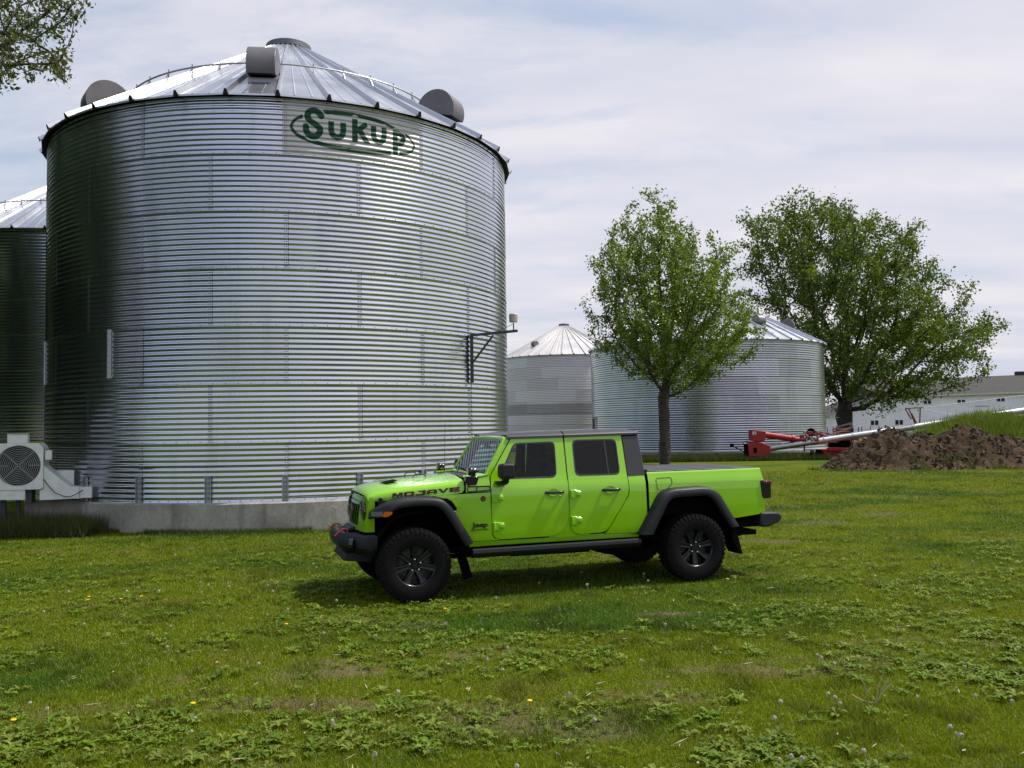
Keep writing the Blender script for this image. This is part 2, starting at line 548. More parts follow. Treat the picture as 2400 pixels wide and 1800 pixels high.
def bin_roof(Re, ze, Rt, zt, nrib, ph, parent, material, ribh=0.085, ribw=0.10):
    m = MB()
    slope = (zt - ze) / (Re - Rt)
    nrm = Vector((slope, 0, 1)).normalized()
    st = 2 * math.pi / nrib
    for k in range(nrib):
        a0 = ph + st * k
        a1 = a0 + st
        def P(r, a, dz=0.0): return (r * math.sin(a), -r * math.cos(a), ze + (Re - r) * slope + dz)
        # sheet, flat between its two ribs, with two shallow bends
        rs = [Re, Re * 0.75 + Rt * 0.25, Re * 0.5 + Rt * 0.5, Re * 0.25 + Rt * 0.75, Rt]
        rows = []
        for r in rs:
            p0, p1 = Vector(P(r, a0)), Vector(P(r, a1))
            row = [p0 + (p1 - p0) * t + Vector((0, 0, h)) for t, h in ((0, 0), (0.30, 0.0), (0.33, 0.012), (0.36, 0.0), (0.64, 0.0), (0.67, 0.012), (0.70, 0), (1, 0))]
            rows.append(row)
        m.grid(rows)
        e0, e1 = Vector(P(Re, a0)), Vector(P(Re, a1))
        m.add([e0, e1, e1 - Vector((0, 0, 0.035)), e0 - Vector((0, 0, 0.035))], [(0, 1, 2, 3)])
        # rib
        d = Vector((math.cos(a0), math.sin(a0), 0))
        o1, o2 = Vector(P(Re + 0.02, a0)), Vector(P(Rt, a0))
        rw = ribw / 2
        def sec(p, w_, h_):
            return [p - d * w_, p - d * w_ * 0.42 + nrm_a * h_, p + d * w_ * 0.42 + nrm_a * h_, p + d * w_]
        nrm_a = Vector((slope * math.sin(a0), -slope * math.cos(a0), 1)).normalized()
        A = sec(o1, rw, ribh); B = sec(o2, min(rw, st * Rt * 0.40), ribh * 0.7)
        m.grid([A, B])
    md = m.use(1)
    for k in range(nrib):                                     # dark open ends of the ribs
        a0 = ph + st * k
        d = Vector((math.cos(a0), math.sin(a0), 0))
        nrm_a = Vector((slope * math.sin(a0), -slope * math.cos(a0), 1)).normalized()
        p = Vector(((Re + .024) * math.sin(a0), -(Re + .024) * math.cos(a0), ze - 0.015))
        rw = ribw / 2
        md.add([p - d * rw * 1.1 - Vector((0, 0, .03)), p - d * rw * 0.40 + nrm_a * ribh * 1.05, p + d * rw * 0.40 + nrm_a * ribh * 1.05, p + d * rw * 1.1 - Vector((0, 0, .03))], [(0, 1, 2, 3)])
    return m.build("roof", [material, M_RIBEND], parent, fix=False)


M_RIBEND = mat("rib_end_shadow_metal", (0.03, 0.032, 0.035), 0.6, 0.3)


def roof_vent(parent, r, a, z, s=1.0, width=0.50):
    e = Matrix.Translation(Vector((r * math.sin(a), -r * math.cos(a), z))) @ Matrix.Rotation(a - math.pi / 2, 4, 'Z')
    # local x = outward, y = sideways
    arc = [(0.42 * math.cos(R_(t)) * s, 0.42 * math.sin(R_(t)) * s) for t in range(-24, 206, 10)]
    body = arc + [(-0.20 * s, -0.42 * s), (0.0, -0.40 * s), (-0.04 * s, -0.09 * s)]
    m = MB()
    wd = width * s / 2
    n = len(body)
    m.prism(body, -wd, wd, 'xz', e)
    v = m.build("roof_vent", M_ZDULL, parent, bevel=0.008)
    m2 = MB()
    m2.prism([(-0.22 * s, -0.62 * s), (0.24 * s, -0.80 * s), (0.24 * s, -0.20 * s), (-0.03 * s, -0.05 * s), (-0.22 * s, -0.10 * s)], -wd * 1.06 + .02, wd * 1.06 - .0, 'xz', e)
    m2.build("vent_throat", M_STEEL, v)
    m3 = MB()                                                 # screened opening on the underside
    m3.add([(0.02 * s, -wd * .93, -0.105 * s), (0.375 * s, -wd * .93, -0.175 * s), (0.375 * s, wd * .93, -0.175 * s), (0.02 * s, wd * .93, -0.105 * s)], [(0, 1, 2, 3)], e)
    m3.build("vent_screen", M_BLACKHOLE, v)
    return v


def grain_bin(label, c, R, zb, rings, ringh, ncorr, amp, ph, seam_step, npan, wallmat, roofmat, nrib, zt, Rt, vents,
              name="grain_bin", ncol=300, spc=10, rail=None, bolts=True, seams=True, colfun=None, group=None, over=0.134, fdR=0.10, vent_s=1.16, vent_r=4.35):
    root = empty(name, (c[0], c[1], 0), 0, label, "grain bin", group)
    ze = zb + rings * ringh
    bin_wall(R, zb, rings, ringh, ncorr, amp, ph, seam_step, root, wallmat, spc, ncol, seams, colfun, npan=npan)
    if bolts: bin_bolts(R, zb, rings, ringh, ncorr, amp, ph, seam_step, root, M_BOLT, npan)
    m = MB()
    m.lathe([(0.01, 0.0), (R + fdR, -0.3), (R + fdR, zb - 0.03), (R + fdR - 0.03, zb - 0.001), (0.01, zb - 0.001)], 128)
    m.build("foundation", M_CONC, root, smooth=True)
    rp = ph + R_(-1.0)
    roof = bin_roof(R + over, ze + 0.03, Rt, zt, nrib, rp, root, roofmat, *((0.085, 0.10) if R < 6 else (0.09, 0.12)))
    # eave soffit and wall top
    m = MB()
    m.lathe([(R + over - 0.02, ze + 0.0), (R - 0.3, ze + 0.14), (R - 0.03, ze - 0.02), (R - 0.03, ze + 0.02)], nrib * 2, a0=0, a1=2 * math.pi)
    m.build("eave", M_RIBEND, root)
    m = MB()
    m.lathe([(Rt + 0.0, zt - 0.04), (Rt + 0.0, zt + 0.02), (Rt - 0.10, zt + 0.05), (Rt - 0.10, zt + 0.14)], 48)
    m.build("roof_collar", M_ZROOF, root, smooth=True)
    m = MB()
    m.lathe([(0.0, zt + 0.31), (Rt - 0.25, zt + 0.29), (Rt - 0.08, zt + 0.25), (Rt - 0.055, zt + 0.23), (Rt - 0.055, zt + 0.10), (Rt - 0.075, zt + 0.10), (Rt - 0.10, zt + 0.2), (0, zt + .2)], 48)
    m.build("roof_cap", M_ZDULLDARK, root, smooth=True)
    slope = (zt - ze) / (R + over - Rt)
    for k in range(24):
        pass
    for a in vents:
        roof_vent(root, vent_r, ph + R_(a), ze + 0.03 + (R + over - vent_r) * slope + 0.115 * vent_s, vent_s)
    if rail:
        m = MB()
        rr = rail
        zr = ze + 0.03 + (R + over - rr) * slope
        pts = [(rr * math.sin(t), -rr * math.cos(t), zr + 0.20) for t in np.linspace(0, 2 * math.pi, 97)[:-1]]
        m.tube(pts, 0.020, 6, closed=True)
        for k in range(nrib):
            t = rp + 2 * math.pi / nrib * k
            m.bar((rr * math.sin(t), -rr * math.cos(t), zr + 0.02), (rr * math.sin(t), -rr * math.cos(t), zr + 0.27), 0.025)
            m.bar(((rr + .12) * math.sin(t), -(rr + .12) * math.cos(t), zr - .02), (rr * math.sin(t), -rr * math.cos(t), zr + 0.18), 0.02)
        m.build("safety_ring", M_ZRAIL, root)
    return root, ze


M_BOLT = mat("bolt_heads", (0.10, 0.105, 0.11), 0.5, 0.5)
M_ZDULLDARK = mat("cap_metal", (0.17, 0.19, 0.20), 0.5, 0.5)
M_ZRAIL = mat("rail_zinc", (0.42, 0.42, 0.44), 0.45, 0.5)

BC = (-5.6077, 22.7687)
BR, BZ, RH, PH = 5.486, 0.554, 1.1224, 0.2218
main_bin, EAVE = grain_bin("large shiny corrugated steel bin with green lettering behind the pickup", BC, BR, BZ, 7, RH, 11, 0.0068, PH, 15, 12,
                           M_ZINC, M_ZROOF, 36, 11.50, 0.62, (-5.5, 54.5, -67, 113, 173, -127), rail=3.8, ncol=420, spc=12, name="grain_bin")


def wallpt(a_deg, z, dr=0.0):
    a = PH + R_(a_deg)
    return Vector(((BR + dr) * math.sin(a), -(BR + dr) * math.cos(a), z))


def wallr(z):
    return BR + 0.0068 * math.cos(2 * math.pi * (z - BZ) / (RH / 11))


# painted sign sheet (one sheet of the top ring) and its lettering
def seg_d(P, a, b):
    a, b = np.array(a), np.array(b)
    d = b - a
    t = np.clip(((P - a) @ d) / max(d @ d, 1e-9), 0, 1)
    return np.linalg.norm(P - (a + t[:, None] * d), axis=1)


def smooth_path(pts, n=6):
    P = [np.array(p, float) for p in pts]
    o = []
    for i in range(len(P) - 1):
        p0, p1, p2, p3 = P[max(i - 1, 0)], P[i], P[i + 1], P[min(i + 2, len(P) - 1)]
        for k in range(n):
            t = k / n
            o.append(0.5 * ((2 * p1) + (-p0 + p2) * t + (2 * p0 - 5 * p1 + 4 * p2 - p3) * t * t + (-p0 + 3 * p1 - 3 * p2 + p3) * t ** 3))
    o.append(P[-1])
    return o


def sheet_mesh(name, s0, s1, z0, z1, ds, dz, dr, material, parent, mask=None):
    ss = np.arange(s0, s1 + ds * .5, ds); zs = np.arange(z0, z1 + dz * .5, dz)
    S, Z = np.meshgrid(ss, zs)
    r = BR + 0.0068 * np.cos(2 * math.pi * (Z - BZ) / (RH / 11)) + dr
    a = PH + S / BR
    V = np.stack([r * np.sin(a), -r * np.cos(a), Z], -1).reshape(-1, 3)
    nr, nc = S.shape
    i, j = np.meshgrid(np.arange(nr - 1), np.arange(nc - 1), indexing='ij')
    Fq = np.stack([i * nc + j, i * nc + j + 1, (i + 1) * nc + j + 1, (i + 1) * nc + j], -1).reshape(-1, 4)
    if mask is not None:
        cs = (S[:-1, :-1] + ds / 2).ravel(); cz = (Z[:-1, :-1] + dz / 2).ravel()
        k = mask(np.stack([cs, cz], 1))
        Fq = Fq[k]
        used = np.unique(Fq); rm = np.full(len(V), -1); rm[used] = np.arange(len(used))
        V = V[used]; Fq = rm[Fq]
    return np_mesh(name, V, Fq, material, parent, smooth=True)


M_SIGN = mat("painted_sign_sheet", (0.50, 0.51, 0.51), 0.40, 0.5, vary=(2.5, 0.07, 4))
M_GREENLOGO = mat("dark_green_sign_paint", (0.004, 0.060, 0.024), 0.45, 0.0, spec=0.3)
sheet = sheet_mesh("sign_sheet", -0.02, 2.90, BZ + 6 * RH + 0.02, BZ + 7 * RH, 0.05, RH / 132, 0.009, M_SIGN, main_bin)

TH = 0.060
STROKES = []


def stroke(pts, th=TH, n=6, sm=True):
    STROKES.append((smooth_path(pts, n) if sm else [np.array(p, float) for p in pts], th))


S_ = [(0.73, 8.115), (0.665, 8.19), (0.585, 8.215), (0.50, 8.18), (0.465, 8.115), (0.48, 8.04), (0.55, 7.975), (0.64, 7.92),
      (0.70, 7.86), (0.70, 7.78), (0.64, 7.715), (0.56, 7.695), (0.475, 7.735), (0.435, 7.81), (0.43, 7.885)]
stroke(S_, 0.060)
stroke([(0.925, 8.02), (0.925, 7.86), (0.955, 7.765), (1.045, 7.72), (1.135, 7.765), (1.165, 7.86), (1.165, 8.02)], 0.056)
stroke([(1.405, 8.13), (1.405, 7.69)], 0.057, sm=False)
stroke([(1.425, 7.89), (1.62, 8.045)], 0.05, sm=False)
stroke([(1.50, 7.93), (1.66, 7.69)], 0.054, sm=False)
stroke([(1.80, 8.045), (1.80, 7.88), (1.83, 7.79), (1.915, 7.745), (2.00, 7.79), (2.03, 7.88), (2.03, 8.045)], 0.055)
stroke([(2.29, 8.02), (2.29, 7.56)], 0.056, sm=False)
stroke([(2.29, 8.00), (2.38, 8.00), (2.455, 7.955), (2.475, 7.89), (2.445, 7.82), (2.38, 7.785), (2.29, 7.785)], 0.053)


def oval_mask(P):
    """oval swoosh with gaps at the S and at the tail of the p"""
    top = np.array([(0.79, 8.21), (1.12, 8.225), (1.52, 8.215), (1.95, 8.17), (2.25, 8.10), (2.48, 8.03), (2.66, 7.93), (2.745, 7.82), (2.70, 7.71), (2.58, 7.635), (2.37, 7.585)])
    tw = np.array([0.042, 0.042, 0.040, 0.034, 0.026, 0.020, 0.018, 0.018, 0.022, 0.030, 0.040])
    bot = np.array([(0.36, 8.075), (0.24, 8.01), (0.165, 7.91), (0.165, 7.82), (0.27, 7.70), (0.47, 7.615), (0.73, 7.555), (1.0, 7.515), (1.4, 7.50), (1.8, 7.515), (2.17, 7.555)])
    bw = np.array([0.034, 0.028, 0.026, 0.028, 0.032, 0.036, 0.040, 0.042, 0.042, 0.042, 0.042])
    m_ = np.zeros(len(P), bool)
    for pts, ws in ((top, tw), (bot, bw)):
        sp_ = smooth_path(pts, 5)
        wi = np.interp(np.linspace(0, 1, len(sp_)), np.linspace(0, 1, len(ws)), ws)
        for i in range(len(sp_) - 1):
            m_ |= seg_d(P, sp_[i], sp_[i + 1]) < wi[i]
    return m_ & ~((P[:, 0] > 2.19) & (P[:, 0] < 2.36) & (P[:, 1] < 7.75))


def logo_mask(P):
    m_ = oval_mask(P)
    near = np.zeros(len(P), bool)
    let = np.zeros(len(P), bool)
    for pts, th in STROKES:
        for i in range(len(pts) - 1):
            d = seg_d(P, pts[i], pts[i + 1])
            let |= d < th * 1.02
            near |= d < th + 0.035
    # square ends on the stems
    let &= ~((P[:, 1] > 8.035) & (P[:, 0] > 0.86) & (P[:, 0] < 1.24))
    let &= ~((P[:, 1] > 8.06) & (P[:, 0] > 1.72) & (P[:, 0] < 2.6))
    let &= ~((P[:, 1] > 8.145) & (P[:, 0] > 1.3) & (P[:, 0] < 1.5))
    let &= ~((P[:, 1] < 7.675) & (P[:, 0] > 1.3) & (P[:, 0] < 1.75))
    let &= ~((P[:, 1] < 7.545) & (P[:, 0] > 2.2))
    return (m_ & ~near) | let


sheet_mesh("sign_lettering", 0.05, 2.86, BZ + 6 * RH + 0.03, BZ + 7 * RH - 0.02, 0.0075, RH / 154, 0.0125, M_GREENLOGO, main_bin, logo_mask)

# wind-ring stiffeners standing on the foundation
for k in range(-6, 7):
    a = k * 15.0 + 0.2
    m = MB()
    for off, wd_, d0, d1 in ((0, 0.115, 0.012, 0.030), (-0.052, 0.012, 0.012, 0.062), (0.052, 0.012, 0.012, 0.062)):
        t = PH + R_(a)
        tt = Vector((math.cos(t), math.sin(t), 0)); nn = Vector((math.sin(t), -math.cos(t), 0))
        p = nn * (BR + (d0 + d1) / 2) + tt * off
        m.bar(p + Vector((0, 0, BZ)), p + Vector((0, 0, 1.045)), d1 - d0, wd_, up=tt)
    m2 = m.use(1)
    for q in range(5):
        zq = BZ + 0.06 + q * 0.095
        p = nn * (BR + 0.0315)
        m2.bar(p + tt * 0.018 + Vector((0, 0, zq)), p + tt * 0.018 + Vector((0, 0, zq + 0.05)), 0.003, 0.02, up=tt)
        m2.bar(p - tt * 0.022 + Vector((0, 0, zq)), p - tt * 0.022 + Vector((0, 0, zq + 0.05)), 0.003, 0.012, up=tt)
    s = m.build("stiffener", [M_STEEL, M_BOLT], main_bin)

# two pale ladder-bracket strips on the shaded side
M_STRIP = mat("pale_bracket_metal", (0.62, 0.66, 0.72), 0.45, 0.4)
for a in (-37.8, -72.0):
    m = MB()
    t = PH + R_(a)
    tt = Vector((math.cos(t), math.sin(t), 0)); nn = Vector((math.sin(t), -math.cos(t), 0))
    for q in range(9):
        z0 = 2.985 + q * 0.108
        p = nn * (BR + 0.02)
        m.bar(p + Vector((0, 0, z0)), p + Vector((0, 0, z0 + 0.102)), 0.03, 0.085, up=tt)
    m.build("bracket_strip", M_STRIP, main_bin, bevel=0.004)

# angle-iron arm with a small vented sensor at its end
M_ARM = mat("dark_angle_iron", (0.05, 0.055, 0.07), 0.55, 0.3)
arm = empty("sensor_arm", tuple(wallpt(45.6, 0, 0.02) + Vector((*BC, 0))), 0, "dark steel arm carrying a white vented weather sensor on the bin wall", "sensor")
m = MB()
m.bar((0, -0.02, 2.96), (0, -0.02, 4.03), 0.075, 0.05, up=(0, 1, 0))
m.build("post", M_ARM, arm)
m = MB()
tip = Vector((1.02, -0.05, 4.09))
m.bar((-0.04, -0.045, 4.00), tip, 0.06, 0.055)
m.build("boom", M_ARM, arm)
m = MB()
m.bar((0.02, -0.05, 3.40), (0.48, -0.05, 4.00), 0.045, 0.045)
m.build("brace", M_ARM, arm)
m = MB()
m.tube([(0.93, -0.05, 4.10), (0.93, -0.05, 4.26)], 0.014, 8)
m.tube([(0.30, -0.02, 4.0), (0.45, -0.02, 4.02), (0.72, -0.03, 4.14), (0.92, -0.04, 4.25)], 0.005, 5)
prof = []
for q in range(9):
    z = 4.36 + q * 0.018
    prof += [(0.085, z), (0.098, z + 0.004), (0.098, z + 0.012), (0.085, z + 0.015)]
m2 = MB()
m2.lathe([(0.0, 4.35)] + prof + [(0.10, 4.525), (0.09, 4.545), (0, 4.55)], 24, Matrix.Translation((0.93, -0.05, -0.08)))
m.build("mast", M_ARM, arm)
m2.build("sensor_head", mat("sensor_white_plastic", (0.66, 0.63, 0.56), 0.5), arm, smooth=True)
arm.location = wallpt(46.0, 0, 0.05) + Vector((*BC, -0.06))

# thin cables clipped to the wall
m = MB()
m.tube([wallpt(a, 1.245 - 0.0006 * abs(a) + 0.012 * math.sin(a * 0.5), 0.012) for a in np.arange(-45, 50, 1.5)], 0.005, 5)
m.tube([wallpt(46.3, z, 0.014) for z in np.linspace(0.6, 2.95, 20)], 0.005, 5)
m.build("wall_cable", M_BOLT, main_bin)

# the bin further back on the left
grain_bin("galvanised bin half hidden at the left edge, behind the fan", (-15.9, 33.9), 5.486, 0.554, 7, RH, 11, 0.0068, 0.05, 15, 12,
          M_ZINC, M_ZROOF, 36, 11.50, 0.62, (-30, 30, 90, 150, -150, -90), rail=3.8, ncol=240, spc=8, bolts=False, seams=False)


def tone_b(T, A, Zs, rg, pan):
    return T * 0.92


def tone_c(T, A, Zs, rg, pan):
    band = ((Zs > 2.55) & (Zs < 3.40))[..., None]
    return np.where(band, T * 0.55, T)


bb, _ = grain_bin("wide squat steel bin behind the thin tree and the pickup bed", (12.44, 58.2), 7.30, 0.38, 6, 1.05, 8, 0.0098, 0.0, 11.25, 16,
                  M_ZINC2, M_ZROOF, 48, 10.25, 0.7, (-100, -55, -20, 25, 62, 95, 140, -145), ncol=260, spc=8, bolts=False, seams=False, colfun=tone_b, vent_r=5.3, vent_s=0.95)
cc, _ = grain_bin("dull pale older bin with a dark band, between the large bin and the tree", (4.40, 75.0), 5.1, 0.25, 8, 0.90, 7, 0.006, 0.1, 15, 12,
                  mat("aged_zinc_sheet", (0.66, 0.63, 0.70), 0.55, 0.25, attr="tint"), mat("aged_roof_sheet", (0.60, 0.58, 0.58), 0.5, 0.4, vary=(0.6, 0.08, 4)), 36, 10.15, 0.5, (-50, 40, 130, -140), ncol=200, spc=8, bolts=False, seams=False,
                  colfun=tone_c, vent_r=3.6, vent_s=0.7)
# posts and small fittings in the gap between the far bins
gp = empty("downspout_post", (4.86, 53.5, -0.3), 0, "short dark steel post standing at the left side of the wide bin", "post")
m = MB(); m.box(-0.12, 0.0, -0.06, 0.06, 0, 2.62); m.build("post", M_ARM, gp)
m = MB(); m.box(-0.18, 0.16, -0.08, 0.08, 2.621, 2.70); m.box(0.04, 0.16, -0.05, 0.05, 0, 2.62); m.build("post_cap", M_STEEL, gp)

# ------------------------------------------------------------------ aeration fan beside the bin
M_FAN = mat("fan_housing_paint", (0.70, 0.76, 0.74), 0.5, 0.1, vary=(6, 0.1, 5))
fan = empty("aeration_fan", (-9.53, 17.45, 0.17), R_(17), "grey box fan with round wire guard beside the large bin", "fan")
m = MB()
hw = 0.475
ch = 0.09
body = [(-hw, 0.74), (hw, 0.74), (hw, 1.72 - ch), (hw - ch, 1.72), (-hw + ch, 1.72), (-hw, 1.72 - ch)]
fan.scale = (0.91, 0.91, 0.91)
# front plate with a round hole
n = 48
m_ = MB()
outer = []
for i in range(n):
    t = 2 * math.pi * i / n
    d = Vector((math.cos(t), math.sin(t)))
    k = min(hw / max(abs(d.x), 1e-6), 0.49 / max(abs(d.y), 1e-6))
    p = d * k
    if abs(p.x) + abs(p.y) > hw + 0.49 - ch and p.y > 0: p *= (hw + 0.49 - ch) / (abs(p.x) + abs(p.y))
    outer.append((p.x, 0, p.y + 1.23))
inner = [(0.43 * math.cos(2 * math.pi * i / n), 0, 0.43 * math.sin(2 * math.pi * i / n) + 1.25) for i in range(n)]
inner2 = [(x, 0.14, z) for x, _, z in inner]
outer2 = [(x, 0.62, z) for x, _, z in outer]
m_.grid([outer2 + [outer2[0]], outer + [outer[0]], inner + [inner[0]], inner2 + [inner2[0]]])
m_.build("housing", M_FAN, fan)
m = MB()
m.lathe([(0.0, 0.3), (0.45, 0.3)], 32, Matrix.Translation((0, 0, 1.25)), axis='y')
m.build("fan_throat", M_BLACKHOLE, fan)
m = MB()
for r in np.linspace(0.05, 0.42, 11):
    m.tube([(r * math.cos(t), 0.0, 1.25 + r * math.sin(t)) for t in np.linspace(0, 2 * math.pi, 37)[:-1]], 0.0055, 5, closed=True)
for t in (45, 135, 225, 315, 0, 180):
    r0 = 0.0 if t % 90 else 0.2
    m.bar((r0 * math.cos(R_(t)), -0.01, 1.25 + r0 * math.sin(R_(t))), (0.43 * math.cos(R_(t)), -0.01, 1.25 + 0.43 * math.sin(R_(t))), 0.012)
m.build("wire_guard", mat("guard_wire", (0.36, 0.40, 0.40), 0.5, 0.0), fan)
m = MB()
for k in range(6):
    t = k * math.pi / 3
    m.add([(0.06 * math.cos(t), 0.12, 1.25 + 0.06 * math.sin(t)), (0.40 * math.cos(t), 0.10, 1.25 + 0.40 * math.sin(t)), (0.40 * math.cos(t + .45), 0.2, 1.25 + 0.40 * math.sin(t + .45)), (0.06 * math.cos(t + .9), 0.2, 1.25 + 0.06 * math.sin(t + .9))], [(0, 1, 2, 3)])
m.lathe([(0, 0.05), (0.09, 0.08), (0.09, 0.25)], 16, Matrix.Translation((0, 0, 1.25)), axis='y')
m.build("impeller", M_RIBEND, fan)
m = MB(); m.box(-0.22, 0.17, 0.02, 0.22, 1.722, 1.91); m.box(-0.225, 0.175, 0.0, 0.22, 1.911, 1.925); m.build("control_box", M_FAN, fan, bevel=0.006)
m = MB(); m.box(0.50, 0.63, 0.05, 0.15, 1.36, 1.56); m.build("switch_box", M_FAN, fan, bevel=0.006)
m = MB()
m.prism([(0.477, 1.235), (0.98, 0.77), (1.17, 0.755), (1.17, 0.51), (0.40, 0.50), (0.40, 0.738), (0.477, 0.738)], 0.06, 0.62, 'xz')
m.prism([(-0.47, 0.54), (-0.47, 0.738), (0.13, 0.738), (0.13, 0.52)], 0.02, 0.60, 'xz')
m.box(0.60, 0.98, 0.621, 0.9, 0.52, 1.10)
m.prism([(1.17, 0.75), (1.42, 0.75), (1.42, 0.515), (1.17, 0.515)], 0.10, 0.60, 'xz')
m.build("transition_duct", M_FAN, fan, bevel=0.006)
for bx_ in ((0.14, 0.24, 0.1, 0.5, 0.45, 0.735), (-0.10, -0.02, 0.3, 0.4, -0.2, 0.52), (-0.4, -0.3, 0.3, 0.4, -0.2, 0.54)):
    m = MB(); m.box(*bx_); m.build("support_leg", M_ARM, fan)
m = MB()
m.tube([Vector((0.48, 0.03, 0.95)), Vector((0.56, 0.02, 0.83)), Vector((0.70, 0.0, 0.66)), Vector((0.88, 0.0, 0.57)), Vector((1.0, 0.0, 0.56)), Vector((1.12, 0.0, 0.61)), Vector((1.25, 0.05, 0.70))], 0.009, 6)
m.build("power_cord", mat("black_rubber_cord", (0.01, 0.01, 0.01), 0.6), fan)
pad = MB(); pad.box(-9.78, -8.30, 18.15, 19.9, -0.2, 0.585)
tag(pad.build("concrete_pad", M_CONC, None, bevel=0.01), "low concrete pad under the fan duct at the large bin", "pad")

# ------------------------------------------------------------------ pickup truck
# local axes: x = rearward from the front axle, y = towards the far side (near side is -y), z = up
M_LIME = mat("lime_green_paint", (0.250, 0.570, 0.003), 0.28, 0.0, coat=1.0, spec=0.5, vary=(2.2, 0.035, 5))
M_PLAST = mat("black_textured_plastic", (0.013, 0.0145, 0.018), 0.5, 0.0, spec=0.35, bump=(220, 0.06, 0.002))
M_PLAST2 = mat("charcoal_bumper_plastic", (0.014, 0.017, 0.024), 0.5, 0.0, spec=0.35, bump=(180, 0.08, 0.002))
M_HARD = mat("black_hardtop", (0.035, 0.036, 0.042), 0.36, 0.0, bump=(250, 0.08, 0.002))
M_GLOSSB = mat("gloss_black", (0.006, 0.006, 0.007), 0.15, 0.0, coat=0.6)
M_DARK = mat("underbody_black", (0.0025, 0.0025, 0.0025), 0.9, spec=0.1)
M_TYRE = mat("tyre_rubber", (0.0042, 0.0042, 0.0045), 0.8, spec=0.2, vary=(30, 0.25, 4))
M_RIM = mat("satin_black_alloy", (0.007, 0.007, 0.010), 0.34, 0.3, coat=0.2)
M_CHROME = mat("chrome_nut", (0.8, 0.8, 0.82), 0.15, 1.0)
M_RED = mat("red_tow_hook", (0.55, 0.03, 0.02), 0.4, 0.0, coat=0.3)
M_AMBER = mat("amber_lens", (0.75, 0.14, 0.008), 0.15, 0.0, coat=1.0)
M_CLEAR = mat("smoked_clear_lens", (0.16, 0.17, 0.19), 0.1, 0.0, coat=1.0)
M_REDLENS = mat("red_lens", (0.16, 0.004, 0.012), 0.1, 0.0, coat=1.0)
M_REDDARK = mat("dark_red_lens", (0.02, 0.001, 0.002), 0.12, 0.0, coat=1.0)
M_GLASS = glass_mat("side_glass", (0.60, 0.70, 0.72), 1.33)
M_GLASSD = glass_mat("privacy_glass", (0.05, 0.055, 0.06), 1.38)
M_WSG = glass_mat("windshield_glass", (0.55, 0.68, 0.66), 2.1)
M_SEAT = mat("seat_fabric", (0.03, 0.03, 0.033), 0.8)
M_DECALB = mat("decal_black", (0.012, 0.008, 0.006), 0.4)
M_DECALR = mat("decal_rust_outline", (0.30, 0.10, 0.02), 0.4)
M_BADGE = mat("badge_dark_metal", (0.03, 0.02, 0.02), 0.3, 0.4)
M_TONN = mat("bed_cover_vinyl", (0.045, 0.047, 0.05), 0.5, bump=(200, 0.1, 0.002))

TR_O = Vector((-1.376, 10.865, 0.0))
YAW = R_(18.585)
truck = empty("pickup_truck", TR_O, YAW, "lime green four-door pickup with black fender flares parked on the grass", "pickup truck")

_zs = [0.50, 0.56, 0.63, 0.70, 0.90, 1.10, 1.215, 1.235, 1.30, 1.33, 1.80]
_ys = [0.745, 0.765, 0.795, 0.800, 0.806, 0.803, 0.798, 0.790, 0.770, 0.762, 0.672]


def YS(s, z):
    y = interp(z, _zs, _ys)
    return y - max(0, 0.90 - s) * 0.085


def side_panel(m, poly, sgn, off=0.0, dz=0.05, dsx=0.25):
    """fill a polygon (s, z) that is monotone in z with strips following the body side"""
    zs = sorted(set([round(p[1], 4) for p in poly] + [round(z, 4) for z in np.arange(min(p[1] for p in poly), max(p[1] for p in poly), dz)]))
    rows = []
    for z in zs:
        xs = []
        for i in range(len(poly)):
            (x0, z0), (x1, z1) = poly[i][:2], poly[(i + 1) % len(poly)][:2]
            if abs(z1 - z0) < 1e-9:
                if abs(z - z0) < 1e-6: xs += [x0, x1]
            elif min(z0, z1) - 1e-6 <= z <= max(z0, z1) + 1e-6:
                xs.append(x0 + (x1 - x0) * (z - z0) / (z1 - z0))
        if len(xs) < 2: continue
        a, b = min(xs), max(xs)
        if b - a < 1e-4: b = a + 1e-4
        rows.append([(a + (b - a) * t, sgn * (YS(a + (b - a) * t, z) + off), z) for t in np.linspace(0, 1, 5)])
    m.grid(rows, flip=(sgn > 0))
    return m


def ring_panel(m, outer, inner, sgn, off=0.0):
    """ring between two loops with the same number of points"""
    o = [(p[0], sgn * (YS(p[0], p[1]) + off), p[1]) for p in outer]
    i = [(p[0], sgn * (YS(p[0], p[1]) + off), p[1]) for p in inner]
    mid = [((a[0] + b[0]) / 2, sgn * (YS((a[0] + b[0]) / 2, (a[2] + b[2]) / 2) + off), (a[2] + b[2]) / 2) for a, b in zip(o, i)]
    m.grid([o + [o[0]], mid + [mid[0]], i + [i[0]]], flip=(sgn > 0))
    return m


def rloop(pts, rad, n=5):
    return [(p.x, p.y) for p in fillet([(a, b, 0) for a, b in pts], rad, n, closed=True)]


def resample(loop, n):
    P = [Vector((a, b)) for a, b in loop]
    P.append(P[0])
    d = [0]
    for i in range(1, len(P)): d.append(d[-1] + (P[i] - P[i - 1]).length)
    o = []
    for k in range(n):
        t = d[-1] * k / n
        i = max(j for j in range(len(d)) if d[j] <= t + 1e-9)
        i = min(i, len(P) - 2)
        u = (t - d[i]) / max(d[i + 1] - d[i], 1e-9)
        q = P[i] * (1 - u) + P[i + 1] * u
        o.append((q.x, q.y))
    return o


